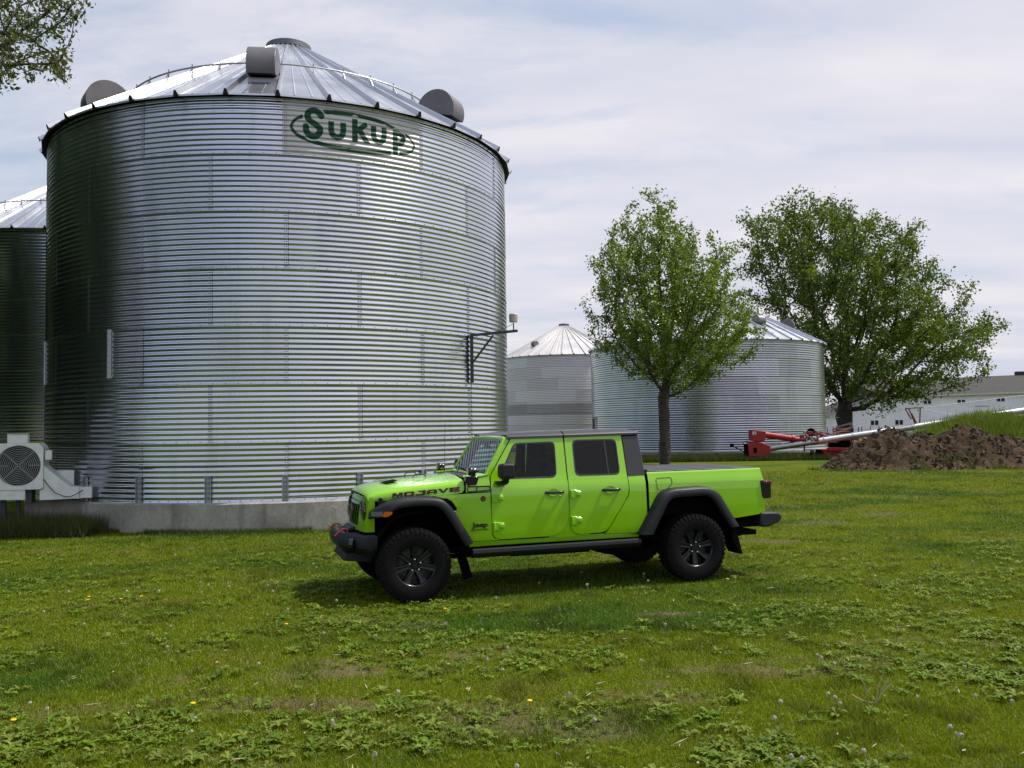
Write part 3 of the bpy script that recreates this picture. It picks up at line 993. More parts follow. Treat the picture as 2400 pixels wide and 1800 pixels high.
def by_angle(loop, c, angs):
    """points of a loop hit by rays from c at given angles"""
    o = []
    for a in angs:
        d = Vector((math.cos(a), math.sin(a)))
        best = None
        for i in range(len(loop)):
            p, q = Vector(loop[i]) - Vector(c), Vector(loop[(i + 1) % len(loop)]) - Vector(c)
            e = q - p
            den = d.x * e.y - d.y * e.x
            if abs(den) < 1e-12: continue
            t = (p.x * e.y - p.y * e.x) / den
            u = (p.x * d.y - p.y * d.x) / den
            if t > 0 and -1e-6 <= u <= 1 + 1e-6 and (best is None or t > best): best = t
        o.append((c[0] + d.x * best, c[1] + d.y * best))
    return o


BELT = 1.285
for sgn in (-1, 1):
    # --- cowl / front quarter
    m = MB()
    fq = [(0.25, 1.155), (0.36, 1.12), (0.44, 1.02), (0.56, 0.84), (0.69, 0.60), (0.70, 0.552), (1.0, 0.556), (2.77, 0.566), (2.80, 0.60), (2.81, 0.627), (1.03, 0.622), (0.945, 0.64), (0.92, 0.69), (0.908, 1.0), (0.905, 1.178)]
    fqa = [(0.25, 1.152), (0.36, 1.12), (0.44, 1.02), (0.56, 0.84), (0.67, 0.66), (0.67, 0.622), (1.02, 0.622), (0.945, 0.645), (0.918, 0.69), (0.906, 1.0), (0.903, 1.172)]
    side_panel(m, fqa, sgn)
    m.build("front_fender", M_LIME, truck, smooth=True, solid=0.02)
    m = MB(); side_panel(m, [(0.62, 1.178), (0.903, 1.180), (0.905, 1.355), (0.628, 1.315)], sgn)
    # cowl top
    m.grid([[(0.628, sgn * (YS(0.628, 1.315)), 1.315), (0.90, sgn * (YS(0.9, 1.355)), 1.355)],
            [(0.628, sgn * 0.62, 1.345), (0.84, sgn * 0.62, 1.362)]], flip=(sgn < 0))
    m.build("cowl_side", M_LIME, truck, smooth=True, solid=0.02)
    m = MB(); side_panel(m, [(0.66, 0.556), (0.67, 0.617), (2.80, 0.620), (2.775, 0.566)], sgn)
    m.build("rocker_panel", M_LIME, truck, smooth=True, solid=0.02)
    # --- front door
    c = (1.45, 1.52)
    low = [(0.917, 1.283), (0.913, 1.10), (0.922, 0.72), (0.935, 0.675), (0.965, 0.645), (1.02, 0.630), (1.60, 0.634), (1.70, 0.646), (1.76, 0.676),
           (1.81, 0.735), (1.845, 0.80), (1.858, 0.88), (1.864, 1.10), (1.862, 1.283)]
    door = MB(); side_panel(door, low, sgn)
    up_o = [(0.917, 1.284), (0.925, 1.356), (1.195, 1.768), (1.215, 1.778), (1.840, 1.786), (1.852, 1.778), (1.862, 1.284)]
    win_f = rloop([(1.012, 1.318), (1.735, 1.315), (1.742, 1.737), (1.228, 1.724)], [0.05, 0.07, 0.06, 0.05])
    angs = np.linspace(0, 2 * math.pi, 73)[:-1]
    cc_ = (1.50, 1.53)
    corners = [math.atan2(p[1] - cc_[1], p[0] - cc_[0]) % (2 * math.pi) for p in up_o]
    al = sorted(list(angs) + corners)
    ring_panel(door, by_angle(up_o, cc_, al), by_angle(win_f, cc_, al), sgn)
    dr = door.build("front_door", M_LIME, truck, smooth=True, solid=0.028)
    # --- rear door
    low = [(1.876, 1.283), (1.878, 1.05), (1.886, 0.78), (1.90, 0.71), (1.935, 0.665), (2.01, 0.640), (2.28, 0.645), (2.34, 0.660), (2.39, 0.71), (2.44, 0.785),
           (2.60, 1.015), (2.640, 1.085), (2.650, 1.15), (2.646, 1.283)]
    door = MB(); side_panel(door, low, sgn)
    up_o = [(1.876, 1.284), (1.872, 1.782), (1.885, 1.790), (2.605, 1.798), (2.618, 1.79), (2.646, 1.284)]
    win_r = rloop([(1.972, 1.325), (2.556, 1.325), (2.542, 1.752), (1.968, 1.750)], [0.06, 0.06, 0.06, 0.06])
    cc2 = (2.26, 1.54)
    corners = [math.atan2(p[1] - cc2[1], p[0] - cc2[0]) % (2 * math.pi) for p in up_o]
    al = sorted(list(angs) + corners)
    ring_panel(door, by_angle(up_o, cc2, al), by_angle(win_r, cc2, al), sgn)
    dr2 = door.build("rear_door", M_LIME, truck, smooth=True, solid=0.028)
    # windows with black seals
    for d_, wl, c_, gm, nm in ((dr, win_f, cc_, M_GLASS, 'f'), (dr2, win_r, cc2, M_GLASSD, 'r')):
        al = np.linspace(0, 2 * math.pi, 61)[:-1]
        lp = by_angle(wl, c_, al)
        ins = [(c_[0] + (p[0] - c_[0]) * 0.955, c_[1] + (p[1] - c_[1]) * 0.925) for p in lp]
        out_ = [(c_[0] + (p[0] - c_[0]) * 1.006, c_[1] + (p[1] - c_[1]) * 1.008) for p in lp]
        s_ = MB()
        a_ = [(p[0], sgn * (YS(*p) + 0.003), p[1]) for p in out_]
        b_ = [(p[0], sgn * (YS(*p) + 0.001), p[1]) for p in ins]
        e_ = [(p[0], sgn * (YS(*p) - 0.02), p[1]) for p in ins]
        s_.grid([a_ + [a_[0]], b_ + [b_[0]], e_ + [e_[0]]], flip=(sgn > 0))
        s_.build("window_seal", M_GLOSSB, d_, fix=False, smooth=True)
        g_ = MB()
        bz = sorted(set([round(p[1], 4) for p in ins]))
        side_panel(g_, [(p[0], p[1]) for p in ins], sgn, off=-0.006, dz=0.1)
        g_.build("window_glass", gm, d_, smooth=True)
        if nm == 'r':
            q_ = MB(); side_panel(q_, [(2.398, 1.335), (2.416, 1.335), (2.398, 1.738), (2.380, 1.738)], sgn, off=-0.002, dz=0.1)
            q_.build("window_divider", M_GLOSSB, d_)
    q_ = MB()
    q_.tube([(p[0], sgn * (YS(*p) - 0.001), p[1]) for p in ((0.909, 1.175), (0.912, 1.352), (0.985, 1.462), (1.188, 1.772))], 0.0045, 5)
    q_.build("door_seal", M_DARK, dr)
    # handles
    for d_, x0, z_ in ((dr, 1.575, 1.142), (dr2, 2.305, 1.148)):
        h = MB()
        y_ = YS(1.7, z_)
        pts = [(x0, sgn * (y_ + 0.004), z_), (x0 + 0.03, sgn * (y_ + 0.035), z_ + 0.001), (x0 + 0.19, sgn * (y_ + 0.037), z_ + 0.001), (x0 + 0.222, sgn * (y_ + 0.004), z_)]
        h.tube(fillet(pts, 0.03, 4), 0.0165, 10)
        h.build("door_handle", M_GLOSSB, d_, smooth=True)
        h = MB()
        n_ = 20
        rim_ = [(x0 + 0.10 + 0.078 * math.cos(t), sgn * (y_ + 0.0035), z_ + 0.052 * math.sin(t)) for t in np.linspace(0, 2 * math.pi, n_ + 1)]
        mid_ = [(x0 + 0.10 + 0.066 * math.cos(t), sgn * (y_ + 0.006), z_ + 0.042 * math.sin(t)) for t in np.linspace(0, 2 * math.pi, n_ + 1)]
        cen_ = [(x0 + 0.10, sgn * (y_ - 0.014), z_)] * (n_ + 1)
        h.grid([rim_, mid_, cen_], flip=(sgn > 0))
        h.build("handle_recess", M_LIME, d_, smooth=True)
    kl = MB(); kl.lathe([(0, 0.006), (0.011, 0.005), (0.013, 0)], 14, Matrix.Translation((1.760, sgn * YS(1.76, 1.10) , 1.098)) @ Matrix.Rotation(sgn * -math.pi / 2, 4, 'X'))
    kl.build("key_lock", M_CHROME, dr)
    # hinges
    for d_, x0, zc in ((dr, 0.915, 1.103), (dr, 0.928, 0.783), (dr2, 1.885, 1.115), (dr2, 1.892, 0.805)):
        h = MB()
        y_ = YS(x0, zc)
        tall = 0.052
        pl = [(x0, zc - tall), (x0 + 0.055, zc - tall), (x0 + 0.085, zc - 0.028), (x0 + 0.125, zc - 0.030), (x0 + 0.138, zc - 0.018), (x0 + 0.138, zc + 0.025), (x0 + 0.125, zc + 0.036), (x0 + 0.085, zc + 0.036), (x0 + 0.05, zc + 0.046), (x0, zc + 0.046)]
        if sgn < 0: h.prism(pl, -(y_ + 0.018), -(y_ - 0.01))
        else: h.prism(pl, y_ - 0.01, y_ + 0.018)
        h.bar((x0 + 0.012, sgn * (y_ + 0.018), zc - tall), (x0 + 0.012, sgn * (y_ + 0.018), zc + 0.046), 0.024)
        h.box(x0 + 0.07, x0 + 0.122, min(sgn * (y_ + 0.018), sgn * (y_ + 0.028)), max(sgn * (y_ + 0.018), sgn * (y_ + 0.028)), zc - 0.018, zc + 0.024)
        h.build("door_hinge", M_LIME, d_, bevel=0.006)
    # --- tub side seen between the door bottoms
    m = MB()
    side_panel(m, [(1.60, 0.612), (2.16, 0.612), (2.05, 0.70), (1.95, 0.90), (1.93, 1.28), (1.83, 1.28), (1.80, 0.90), (1.74, 0.72)], sgn, off=-0.016)
    m.build("door_pillar", M_LIME, truck, smooth=True, solid=0.01)
    # --- cab rear corner below the belt
    m = MB()
    side_panel(m, [(2.655, 1.298), (2.660, 1.12), (2.645, 1.065), (2.44, 0.765), (2.39, 0.69), (2.345, 0.640), (2.33, 0.623), (2.812, 0.626), (2.878, 0.76), (2.886, 0.85), (2.876, 1.306)], sgn)
    m.build("cab_corner", M_LIME, truck, smooth=True, solid=0.02)
    # --- hardtop quarter
    m = MB()
    side_panel(m, [(2.655, 1.302), (2.876, 1.310), (2.860, 1.55), (2.838, 1.785), (2.63, 1.780)], sgn, off=0.004)
    m.build("hardtop_quarter", M_HARD, truck, smooth=True, solid=0.02)
    # --- bed side
    m = MB()
    bed = [(2.916, 1.318), (2.918, 0.80), (2.93, 0.74), (3.02, 0.90), (3.09, 1.045), (3.17, 1.09), (3.70, 1.10), (3.80, 1.03), (3.93, 0.80), (3.99, 0.70), (4.16, 0.735), (4.548, 0.775),
           (4.552, 0.90), (4.545, 1.16), (4.525, 1.325)]
    side_panel(m, [(2.916, 1.318), (2.917, 1.10), (4.546, 1.10), (4.540, 1.19), (4.532, 1.26), (4.522, 1.328)], sgn)
    side_panel(m, [(2.917, 1.0995), (2.920, 0.80), (2.935, 0.745), (3.02, 0.88), (3.12, 1.06), (3.15, 1.0995)], sgn)
    side_panel(m, [(3.74, 1.0995), (3.80, 1.03), (3.90, 0.84), (3.95, 0.728), (4.16, 0.737), (4.545, 0.775), (4.553, 0.80), (4.553, 0.92), (4.546, 1.0995)], sgn)
    # rounded top rail
    rows = []
    for dy_, dz_ in ((0, 0), (0.006, 0.012), (0.02, 0.018), (0.06, 0.018), (0.065, 0.0)):
        rows.append([(s, sgn * (YS(s, 1.325) - dy_), interp(s, (2.916, 4.522), (1.318, 1.328)) + dz_) for s in np.linspace(2.916, 4.522, 8)])
    m.grid(rows, flip=(sgn < 0))
    # rear edge of the bed side
    m.grid([[(interp(z, (0.775, 1.10, 1.328), (4.553, 4.546, 4.522)), sgn * YS(4.5, z), z) for z in (0.80, 0.92, 1.1, 1.2, 1.26, 1.328)],
            [(interp(z, (0.775, 1.10, 1.328), (4.568, 4.562, 4.535)), sgn * (YS(4.5, z) - 0.03), z) for z in (0.80, 0.92, 1.1, 1.2, 1.26, 1.328)],
            [(interp(z, (0.775, 1.10, 1.328), (4.570, 4.565, 4.54)), sgn * 0.60, z) for z in (0.80, 0.92, 1.1, 1.2, 1.26, 1.328)]], flip=(sgn > 0))
    m.build("bed_side", M_LIME, truck, smooth=True)
    # --- flares
    def flare(A, B, name, inward_y=0.78, tips=None, lipy=0.925):
        m = MB()
        A3 = fillet([(a, b, 0) for a, b in A], 0.16, 6); B3 = fillet([(a, b, 0) for a, b in B], 0.15, 6)
        n_ = 44
        def rs(P):
            d = [0]
            for i in range(1, len(P)): d.append(d[-1] + (P[i] - P[i - 1]).length)
            return [Vector((np.interp(t, d, [p.x for p in P]), np.interp(t, d, [p.y for p in P]), 0)) for t in np.linspace(0, d[-1], n_)]
        A3, B3 = rs(A3), rs(B3)
        rows = []
        for i, (a, b) in enumerate(zip(A3, B3)):
            u = i / (n_ - 1)
            ly = tips(u, lipy) if tips else lipy
            body = max(min(inward_y, ly - 0.02), 0)
            o = (a - b); ol = o.normalized()
            base = a + ol * 0.012
            yb = YS(base.x, base.y) - 0.004
            yb = min(yb, ly - 0.02)
            pr = [(base, yb), (a + ol * 0.004, yb + (ly - yb) * 0.45), (a - ol * 0.006, ly - 0.018), (a - ol * 0.022, ly - 0.003), (b + ol * 0.03, ly + 0.004), (b + ol * 0.014, ly), (b + ol * 0.010, ly - 0.008), (b, ly - 0.010), (b + ol * 0.004, ly - 0.06), (b + ol * 0.01, max(ly - 0.10, body - 0.05))]
            rows.append([(p.x, sgn * y, p.y) for p, y in pr])
        m.grid(rows, flip=(sgn < 0))
        for r_ in (rows[0], rows[-1]):
            m.add(r_, [tuple(range(len(r_)))])
        return m.build(name, M_PLAST, truck, smooth=True)
    fl = flare([(-0.47, 0.985), (-0.36, 1.062), (-0.19, 1.137), (0.10, 1.150), (0.325, 1.125), (0.445, 1.005), (0.670, 0.625)],
               [(-0.475, 0.915), (-0.34, 0.955), (-0.20, 1.045), (0.08, 1.065), (0.255, 1.050), (0.345, 0.965), (0.575, 0.590)], "fender_flare",
               tips=lambda u, l: l - 0.22 * max(0, 1 - u / 0.17) ** 1.6)
    flare([(2.755, 0.600), (3.045, 1.085), (3.19, 1.132), (3.665, 1.145), (3.825, 1.082), (4.108, 0.640)],
          [(2.905, 0.600), (3.125, 0.985), (3.20, 1.032), (3.655, 1.045), (3.745, 0.995), (3.985, 0.632)], "rear_fender_flare")
    # front marker lamp on the flare
    m = MB()
    def fl_y(s): return sgn * (0.928 - 0.20 * max(0, (-0.24 - s) / 0.24) ** 1.5)
    m.grid([[(s, fl_y(s), z_) for s in np.linspace(-0.455, -0.345, 5)] for z_ in (0.958, 0.985, 1.008)], flip=(sgn > 0))
    m.build("marker_lamp", M_CLEAR, fl, solid=-0.012, smooth=True)
    m = MB()
    m.grid([[(a, fl_y(a) + sgn * .004, b) for a, b in row] for row in ([(-0.343, 0.952), (-0.315, 0.955), (-0.285, 0.965), (-0.262, 0.982)], [(-0.343, 0.98), (-0.315, 0.98), (-0.285, 0.984), (-0.258, 0.990)], [(-0.335, 1.008), (-0.31, 1.012), (-0.285, 1.012), (-0.256, 1.008)])], flip=(sgn > 0))
    m.build("amber_reflector", M_AMBER, fl, solid=-0.012, smooth=True)
    # black vent behind the front flare
    m = MB(); side_panel(m, [(0.335, 1.120), (0.40, 1.120), (0.455, 1.085), (0.512, 1.005), (0.490, 0.945), (0.46, 0.955)], sgn, off=0.006)
    m.build("fender_vent", M_DARK, truck)
    m = MB(); m.lathe([(0, .006), (0.008, .003), (0.009, 0)], 10, Matrix.Translation((0.487, sgn * (YS(.487, .97) + .007), 0.968)) @ Matrix.Rotation(sgn * -math.pi / 2, 4, 'X'))
    m.build("vent_screw", M_CHROME, truck)
    # inner wheel wells
    for x0, r_ in ((0.04, 0.47), (3.46, 0.53)):
        m = MB()
        m.lathe([(r_, 0.42), (r_, 0.80)] if sgn > 0 else [(r_, -0.80), (r_, -0.42)], 24, Matrix.Translation((x0, 0, 0.50)), a0=0, a1=math.pi, axis='y')
        m.lathe([(0.0, sgn * 0.43), (r_, sgn * 0.43)], 24, Matrix.Translation((x0, 0, 0.50)), a0=0, a1=math.pi, axis='y')
        m.build("wheel_well", M_DARK, truck)
    # side step rail
    m = MB()
    ya, yb_ = sgn * 0.80, sgn * 0.885
    sec = [(0.795, 0.535), (0.86, 0.548), (0.885, 0.535), (0.89, 0.50), (0.86, 0.455), (0.80, 0.435)]
    m.grid([[(s, sgn * y, z_ + (s - 0.7) * 0.006) for y, z_ in sec + [sec[0]]] for s in (0.665, 0.72, 2.70, 2.76)], flip=(sgn > 0))
    m.add([(0.665, sgn * y, z_) for y, z_ in sec], [tuple(range(6))]); m.add([(2.76, sgn * y, z_ + 0.012) for y, z_ in sec], [tuple(range(6))])
    m.build("side_step", M_PLAST, truck, smooth=True)
    # mirror
    m = MB()
    mp_ = rloop([(0.955, 1.335), (1.138, 1.332), (1.128, 1.505), (0.965, 1.500)], 0.045)
    y0_, y1_ = 0.88, 1.04
    m.prism(mp_, min(sgn * y0_, sgn * y1_), max(sgn * y0_, sgn * y1_))
    mr = m.build("side_mirror", M_PLAST, truck, bevel=0.025, bseg=3)
    m = MB()
    m.prism(rloop([(0.955, 1.298), (1.115, 1.298), (1.09, 1.262), (1.03, 1.245), (0.985, 1.25)], 0.02), min(sgn * 0.775, sgn * 0.875), max(sgn * 0.775, sgn * 0.875))
    m.bar((1.06, sgn * 0.85, 1.28), (1.06, sgn * 0.93, 1.36), 0.07, 0.05)
    m.build("mirror_arm", M_PLAST, mr, bevel=0.012)
    m = MB(); m.add([(1.142, sgn * 0.895, 1.35), (1.142, sgn * 1.025, 1.35), (1.135, sgn * 1.025, 1.49), (1.135, sgn * 0.895, 1.49)], [(0, 1, 2, 3)])
    m.build("mirror_glass", M_CHROME, mr)
    # auxiliary lamp on its bracket at the windshield corner
    m = MB()
    yb2 = 0.775
    for a_, b_ in (((0.64, 1.185), (0.90, 1.196)), ((0.90, 1.196), (0.90, 1.245)), ((0.64, 1.185), (0.64, 1.25)), ((0.735, 1.19), (0.755, 1.252)), ((0.64, 1.243), (0.90, 1.243)), ((0.64, 1.24), (0.70, 1.30))):
        m.bar((a_[0], sgn * (YS(a_[0], a_[1]) + 0.008), a_[1]), (b_[0], sgn * (YS(b_[0], b_[1]) + 0.008), b_[1]), 0.012, 0.018, up=(0, 1, 0))
    m.prism([(0.64, 1.262), (0.745, 1.262), (0.762, 1.31), (0.77, 1.352), (0.63, 1.360), (0.61, 1.31)], min(sgn * 0.70, sgn * 0.785), max(sgn * 0.70, sgn * 0.785))
    pb = m.build("lamp_bracket", M_GLOSSB, truck, bevel=0.003)
    m = MB()
    m.lathe([(0.0, -0.012), (0.042, -0.01), (0.050, 0.0), (0.050, 0.035), (0.040, 0.05), (0.038, 0.08), (0.0, 0.085)], 20, Matrix.Translation((0.665, sgn * 0.735, 1.415)) @ Matrix.Rotation(math.pi / 2, 4, 'Y'))
    m.box(0.69, 0.745, sgn * 0.735 - 0.015, sgn * 0.735 + 0.015, 1.352, 1.40)
    pd = m.build("spot_lamp", M_GLOSSB, truck, smooth=True)
    m = MB(); m.lathe([(0, -0.0135), (0.040, -0.0125)], 20, Matrix.Translation((0.665, sgn * 0.735, 1.415)) @ Matrix.Rotation(math.pi / 2, 4, 'Y'))
    m.build("lamp_lens", mat("clear_lamp_lens", (0.6, 0.6, 0.5), 0.1, 0.3), pd)
    # taillight
    m = MB()
    tl_ = rloop([(4.490, 1.182), (4.515, 0.972), (4.560, 0.958), (4.640, 0.962), (4.645, 1.178), (4.62, 1.190), (4.51, 1.196)], 0.02, 3)
    m.prism(tl_, min(sgn * 0.60, sgn * 0.815), max(sgn * 0.60, sgn * 0.815))
    tl = m.build("tail_lamp", M_GLOSSB, truck, bevel=0.012)
    m = MB(); m.box(4.528, 4.655, min(sgn * 0.62, sgn * 0.819), max(sgn * 0.62, sgn * 0.819), 1.146, 1.184)
    m.build("red_lens", M_REDLENS, tl, bevel=0.008)
    m = MB(); m.box(4.59, 4.650, min(sgn * 0.63, sgn * 0.80), max(sgn * 0.63, sgn * 0.80), 0.975, 1.143)
    m.build("dark_lens", M_REDDARK, tl, bevel=0.008)
    # mud flap
    m = MB(); m.prism([(4.02, 0.64), (4.055, 0.635), (4.145, 0.30), (4.115, 0.295), (4.0, 0.50)], min(sgn * 0.62, sgn * 0.90), max(sgn * 0.62, sgn * 0.90))
    m.build("mud_flap", M_DARK, truck)

# fuel door seam and other small near-side details
m = MB()
lp = rloop([(3.02, 1.262), (3.235, 1.270), (3.240, 1.190), (3.150, 1.125), (3.035, 1.125)], 0.03)
for r_ in (1.0,):
    a_ = [(p[0], -(YS(*p) + 0.0025), p[1]) for p in lp]
    m.tube(a_, 0.0035, 4, closed=True)
m.build("fuel_door_seam", mat("seam_shadow_gap", (0.02, 0.06, 0.004), 0.7), truck)

# inner dark shell behind the panel gaps
m = MB()
for sgn in (-1, 1):
    side_panel(m, [(0.42, 1.16), (0.62, 0.58), (2.86, 0.58), (2.88, 0.9), (2.88, 1.29), (0.60, 1.29)], sgn, off=-0.045)
    side_panel(m, [(2.90, 0.80), (4.5, 0.80), (4.5, 1.28), (2.90, 1.28)], sgn, off=-0.14)
m.box(0.42, 4.48, -0.70, 0.70, 0.50, 0.56)
m.box(-0.42, 0.42, -0.42, 0.42, 0.48, 1.08)
m.box(2.872, 2.92, -0.72, 0.72, 0.58, 1.29)
m.box(2.92, 4.45, -0.45, 0.45, 0.62, 1.26)
m.build("inner_body", M_DARK, truck)

# hood
HS = [-0.475, -0.455, -0.40, -0.28, -0.05, 0.25, 0.50, 0.612]
sec = {
    -0.475: [(0.625, 1.10), (0.628, 1.125), (0.60, 1.150), (0.50, 1.168), (0.32, 1.180), (0.15, 1.184), (0, 1.186)],
    -0.455: [(0.635, 1.105), (0.638, 1.140), (0.605, 1.172), (0.50, 1.190), (0.32, 1.205), (0.15, 1.211), (0, 1.213)],
    -0.40: [(0.648, 1.108), (0.652, 1.155), (0.618, 1.200), (0.50, 1.218), (0.32, 1.238), (0.15, 1.246), (0, 1.248)],
    -0.28: [(0.668, 1.113), (0.672, 1.175), (0.640, 1.228), (0.50, 1.248), (0.32, 1.272), (0.15, 1.282), (0, 1.284)],
    -0.05: [(0.690, 1.125), (0.692, 1.198), (0.660, 1.256), (0.50, 1.278), (0.32, 1.305), (0.15, 1.314), (0, 1.316)],
    0.25: [(0.712, 1.145), (0.710, 1.225), (0.676, 1.288), (0.50, 1.305), (0.32, 1.330), (0.15, 1.338), (0, 1.340)],
    0.50: [(0.730, 1.163), (0.724, 1.248), (0.688, 1.312), (0.50, 1.328), (0.32, 1.350), (0.15, 1.356), (0, 1.358)],
    0.612: [(0.738, 1.170), (0.730, 1.256), (0.690, 1.322), (0.50, 1.336), (0.32, 1.356), (0.15, 1.362), (0, 1.364)]}
m = MB()
rows = []
for s in HS:
    h = sec[s]
    rows.append([(s - (0.045 * (1 - (abs(y) / 0.64) ** 2) if s < -0.2 else 0), -y, z) for y, z in h] + [(s - (0.045 * (1 - (abs(y) / 0.64) ** 2) if s < -0.2 else 0), y, z) for y, z in h[::-1][1:]])
m.grid(rows)
hood = m.build("hood", M_LIME, truck, smooth=True, sub=2)
for sg in (-1, 1):                                            # hood vents, footman loops, latches
    m = MB()
    m.add([(-0.27, sg * 0.20, 1.292), (-0.10, sg * 0.17, 1.318), (-0.08, sg * 0.34, 1.312), (-0.21, sg * 0.37, 1.286)], [(0, 1, 2, 3)])
    m.build("hood_vent", M_DARK, hood, solid=0.004)
    m = MB()
    m.tube(fillet([(0.12, sg * 0.24, 1.335), (0.14, sg * 0.24, 1.372), (0.25, sg * 0.24, 1.375), (0.28, sg * 0.24, 1.338)], 0.02, 3), 0.007, 6)
    m.build("windshield_bumper_stop", M_GLOSSB, hood)
    m = MB()
    m.prism(rloop([(-0.372, 1.03), (-0.315, 1.03), (-0.312, 1.125), (-0.335, 1.155), (-0.365, 1.145)], 0.015, 3), min(sg * 0.655, sg * 0.70), max(sg * 0.655, sg * 0.70))
    m.build("hood_latch", M_GLOSSB, hood, bevel=0.008)
# hood side decal lettering
def side_text(name, txt, s0, s1, zb0, zb1, h, material, bold, off, depth=0.0008, space=1.0):
    """letters laid on the near body side from s0 to s1, rising from zb0 to zb1"""
    yy0, yy1 = -(YS(s0, zb0 + h / 2) + off), -(YS(s1, zb1 + h / 2) + off)
    return yy0, yy1


def body_letters(name, txt, p0, p1, height, up, material, bold=0.0, depth=0.001, parent=None, space=1.0):
    p0, p1 = Vector(p0), Vector(p1)
    X = (p1 - p0); L_ = X.length; X.normalize()
    U = Vector(up).normalized()
    Nn = X.cross(U).normalized(); U = Nn.cross(X).normalized()
    H = height / 0.72                                          # cap height of the font
    mt = Matrix((X * L_, U * H, Nn)).transposed().to_4x4(); mt.translation = p0
    return text_mesh(name, txt, 1.0, bold, depth, material, parent, mt, 1.0, space=space)


# wide block capitals, drawn as bars on a 0..1 box (bar = two ends, half width)
GLY = {
    'M': [[(0, 1), (.30, 1), (.5, .42), (.5, 0), (.42, 0), (.21, .5), (.21, 0), (0, 0)], [(1, 1), (.70, 1), (.5, .42), (.5, 0), (.58, 0), (.79, .5), (.79, 0), (1, 0)]],
    'O': [[(.14, 1), (.86, 1), (.86, .76), (.14, .76)], [(.14, 0), (.86, 0), (.86, .24), (.14, .24)], [(0, .16), (0, .84), (.14, 1), (.26, 1), (.26, 0), (.14, 0)], [(1, .16), (1, .84), (.86, 1), (.74, 1), (.74, 0), (.86, 0)]],
    'J': [[(.30, 1), (1, 1), (1, .78), (.30, .78)], [(.68, 1), (1, 1), (1, .15), (.68, .15)], [(.0, .24), (.0, -.08), (.86, -.08), (1, .16), (.68, .24)]],
    'A': [[(0, 0), (0, .72), (.16, 1), (.30, 1), (.26, 0)], [(1, 0), (1, .72), (.84, 1), (.70, 1), (.74, 0)], [(.2, 1), (.8, 1), (.8, .76), (.2, .76)], [(.2, .46), (.8, .46), (.8, .24), (.2, .24)]],
    'V': [[(-.06, 1), (.26, 1), (.56, .22), (.56, 0), (.38, 0)], [(1.06, 1), (.76, 1), (.46, .22), (.46, 0), (.62, 0)]],
    'E': [[(0, .06), (0, .94), (.06, 1), (.28, 1), (.28, 0), (.06, 0)], [(.15, 1), (1, 1), (1, .78), (.15, .78)], [(.2, .61), (.96, .61), (.96, .40), (.2, .40)], [(.15, 0), (1, 0), (1, .22), (.15, .22)]],
}


def block_word(name, word, p0, p1, h, material, grow, lift, parent):
    m = MB()
    p0, p1 = Vector(p0), Vector(p1)
    L_ = (p1 - p0).length; X = (p1 - p0).normalized(); U = Vector((0.05, 0.09, 1)).normalized()
    Nn = X.cross(U).normalized()
    n_ = len(word); gap = 0.14
    wd_ = L_ / (n_ + gap * (n_ - 1))
    for k, chr_ in enumerate(word):
        o_ = p0 + X * (k * wd_ * (1 + gap))
        for poly in GLY[chr_]:
            c0 = (sum(p[0] for p in poly) / len(poly), sum(p[1] for p in poly) / len(poly))
            pts = []
            for (a_, b_) in poly:
                dx_, dz_ = (a_ - c0[0]) * wd_, (b_ - c0[1]) * h
                q_ = o_ + X * (a_ * wd_ + (grow if dx_ > 0 else -grow)) + U * (b_ * h + (grow if dz_ > 0 else -grow)) + Nn * lift
                pts.append(q_)
            m.add(pts, [tuple(range(len(pts)))])
    return m.build(name, material, parent, fix=False)


block_word("decal_outline", "MOJAVE", (-0.212, -0.703, 1.146), (0.552, -0.7430, 1.193), 0.047, M_DECALR, 0.003, 0.0, hood)
block_word("decal_lettering", "MOJAVE", (-0.212, -0.703, 1.146), (0.552, -0.7430, 1.193), 0.047, M_DECALB, 0.0, 0.003, hood)
body_letters("badge_lettering", "Jeep", (0.682, -0.797, 0.782), (0.862, -0.806, 0.784), 0.054, (0, 0, 1), M_BADGE, 0.022, 0.004, truck)
body_letters("model_lettering", "GLADIATOR", (0.668, -0.796, 0.742), (0.868, -0.806, 0.745), 0.017, (0, 0, 1), M_BADGE, 0.005, 0.002, truck)
m = MB(); m.lathe([(0, 0.006), (0.020, 0.006), (0.021, 0.004)], 24, Matrix.Translation((0.817, -(YS(.817, 1.1) + 0.002), 1.10)) @ Matrix.Rotation(math.pi / 2, 4, 'X'))
m.build("round_badge_centre", mat("badge_rust_red", (0.22, 0.05, 0.02), 0.4, 0.3), truck)
m = MB(); m.lathe([(0.0, 0.003), (0.030, 0.004), (0.032, 0)], 24, Matrix.Translation((0.817, -(YS(.817, 1.1)), 1.10)) @ Matrix.Rotation(math.pi / 2, 4, 'X'))
m.build("round_badge", M_BADGE, truck)

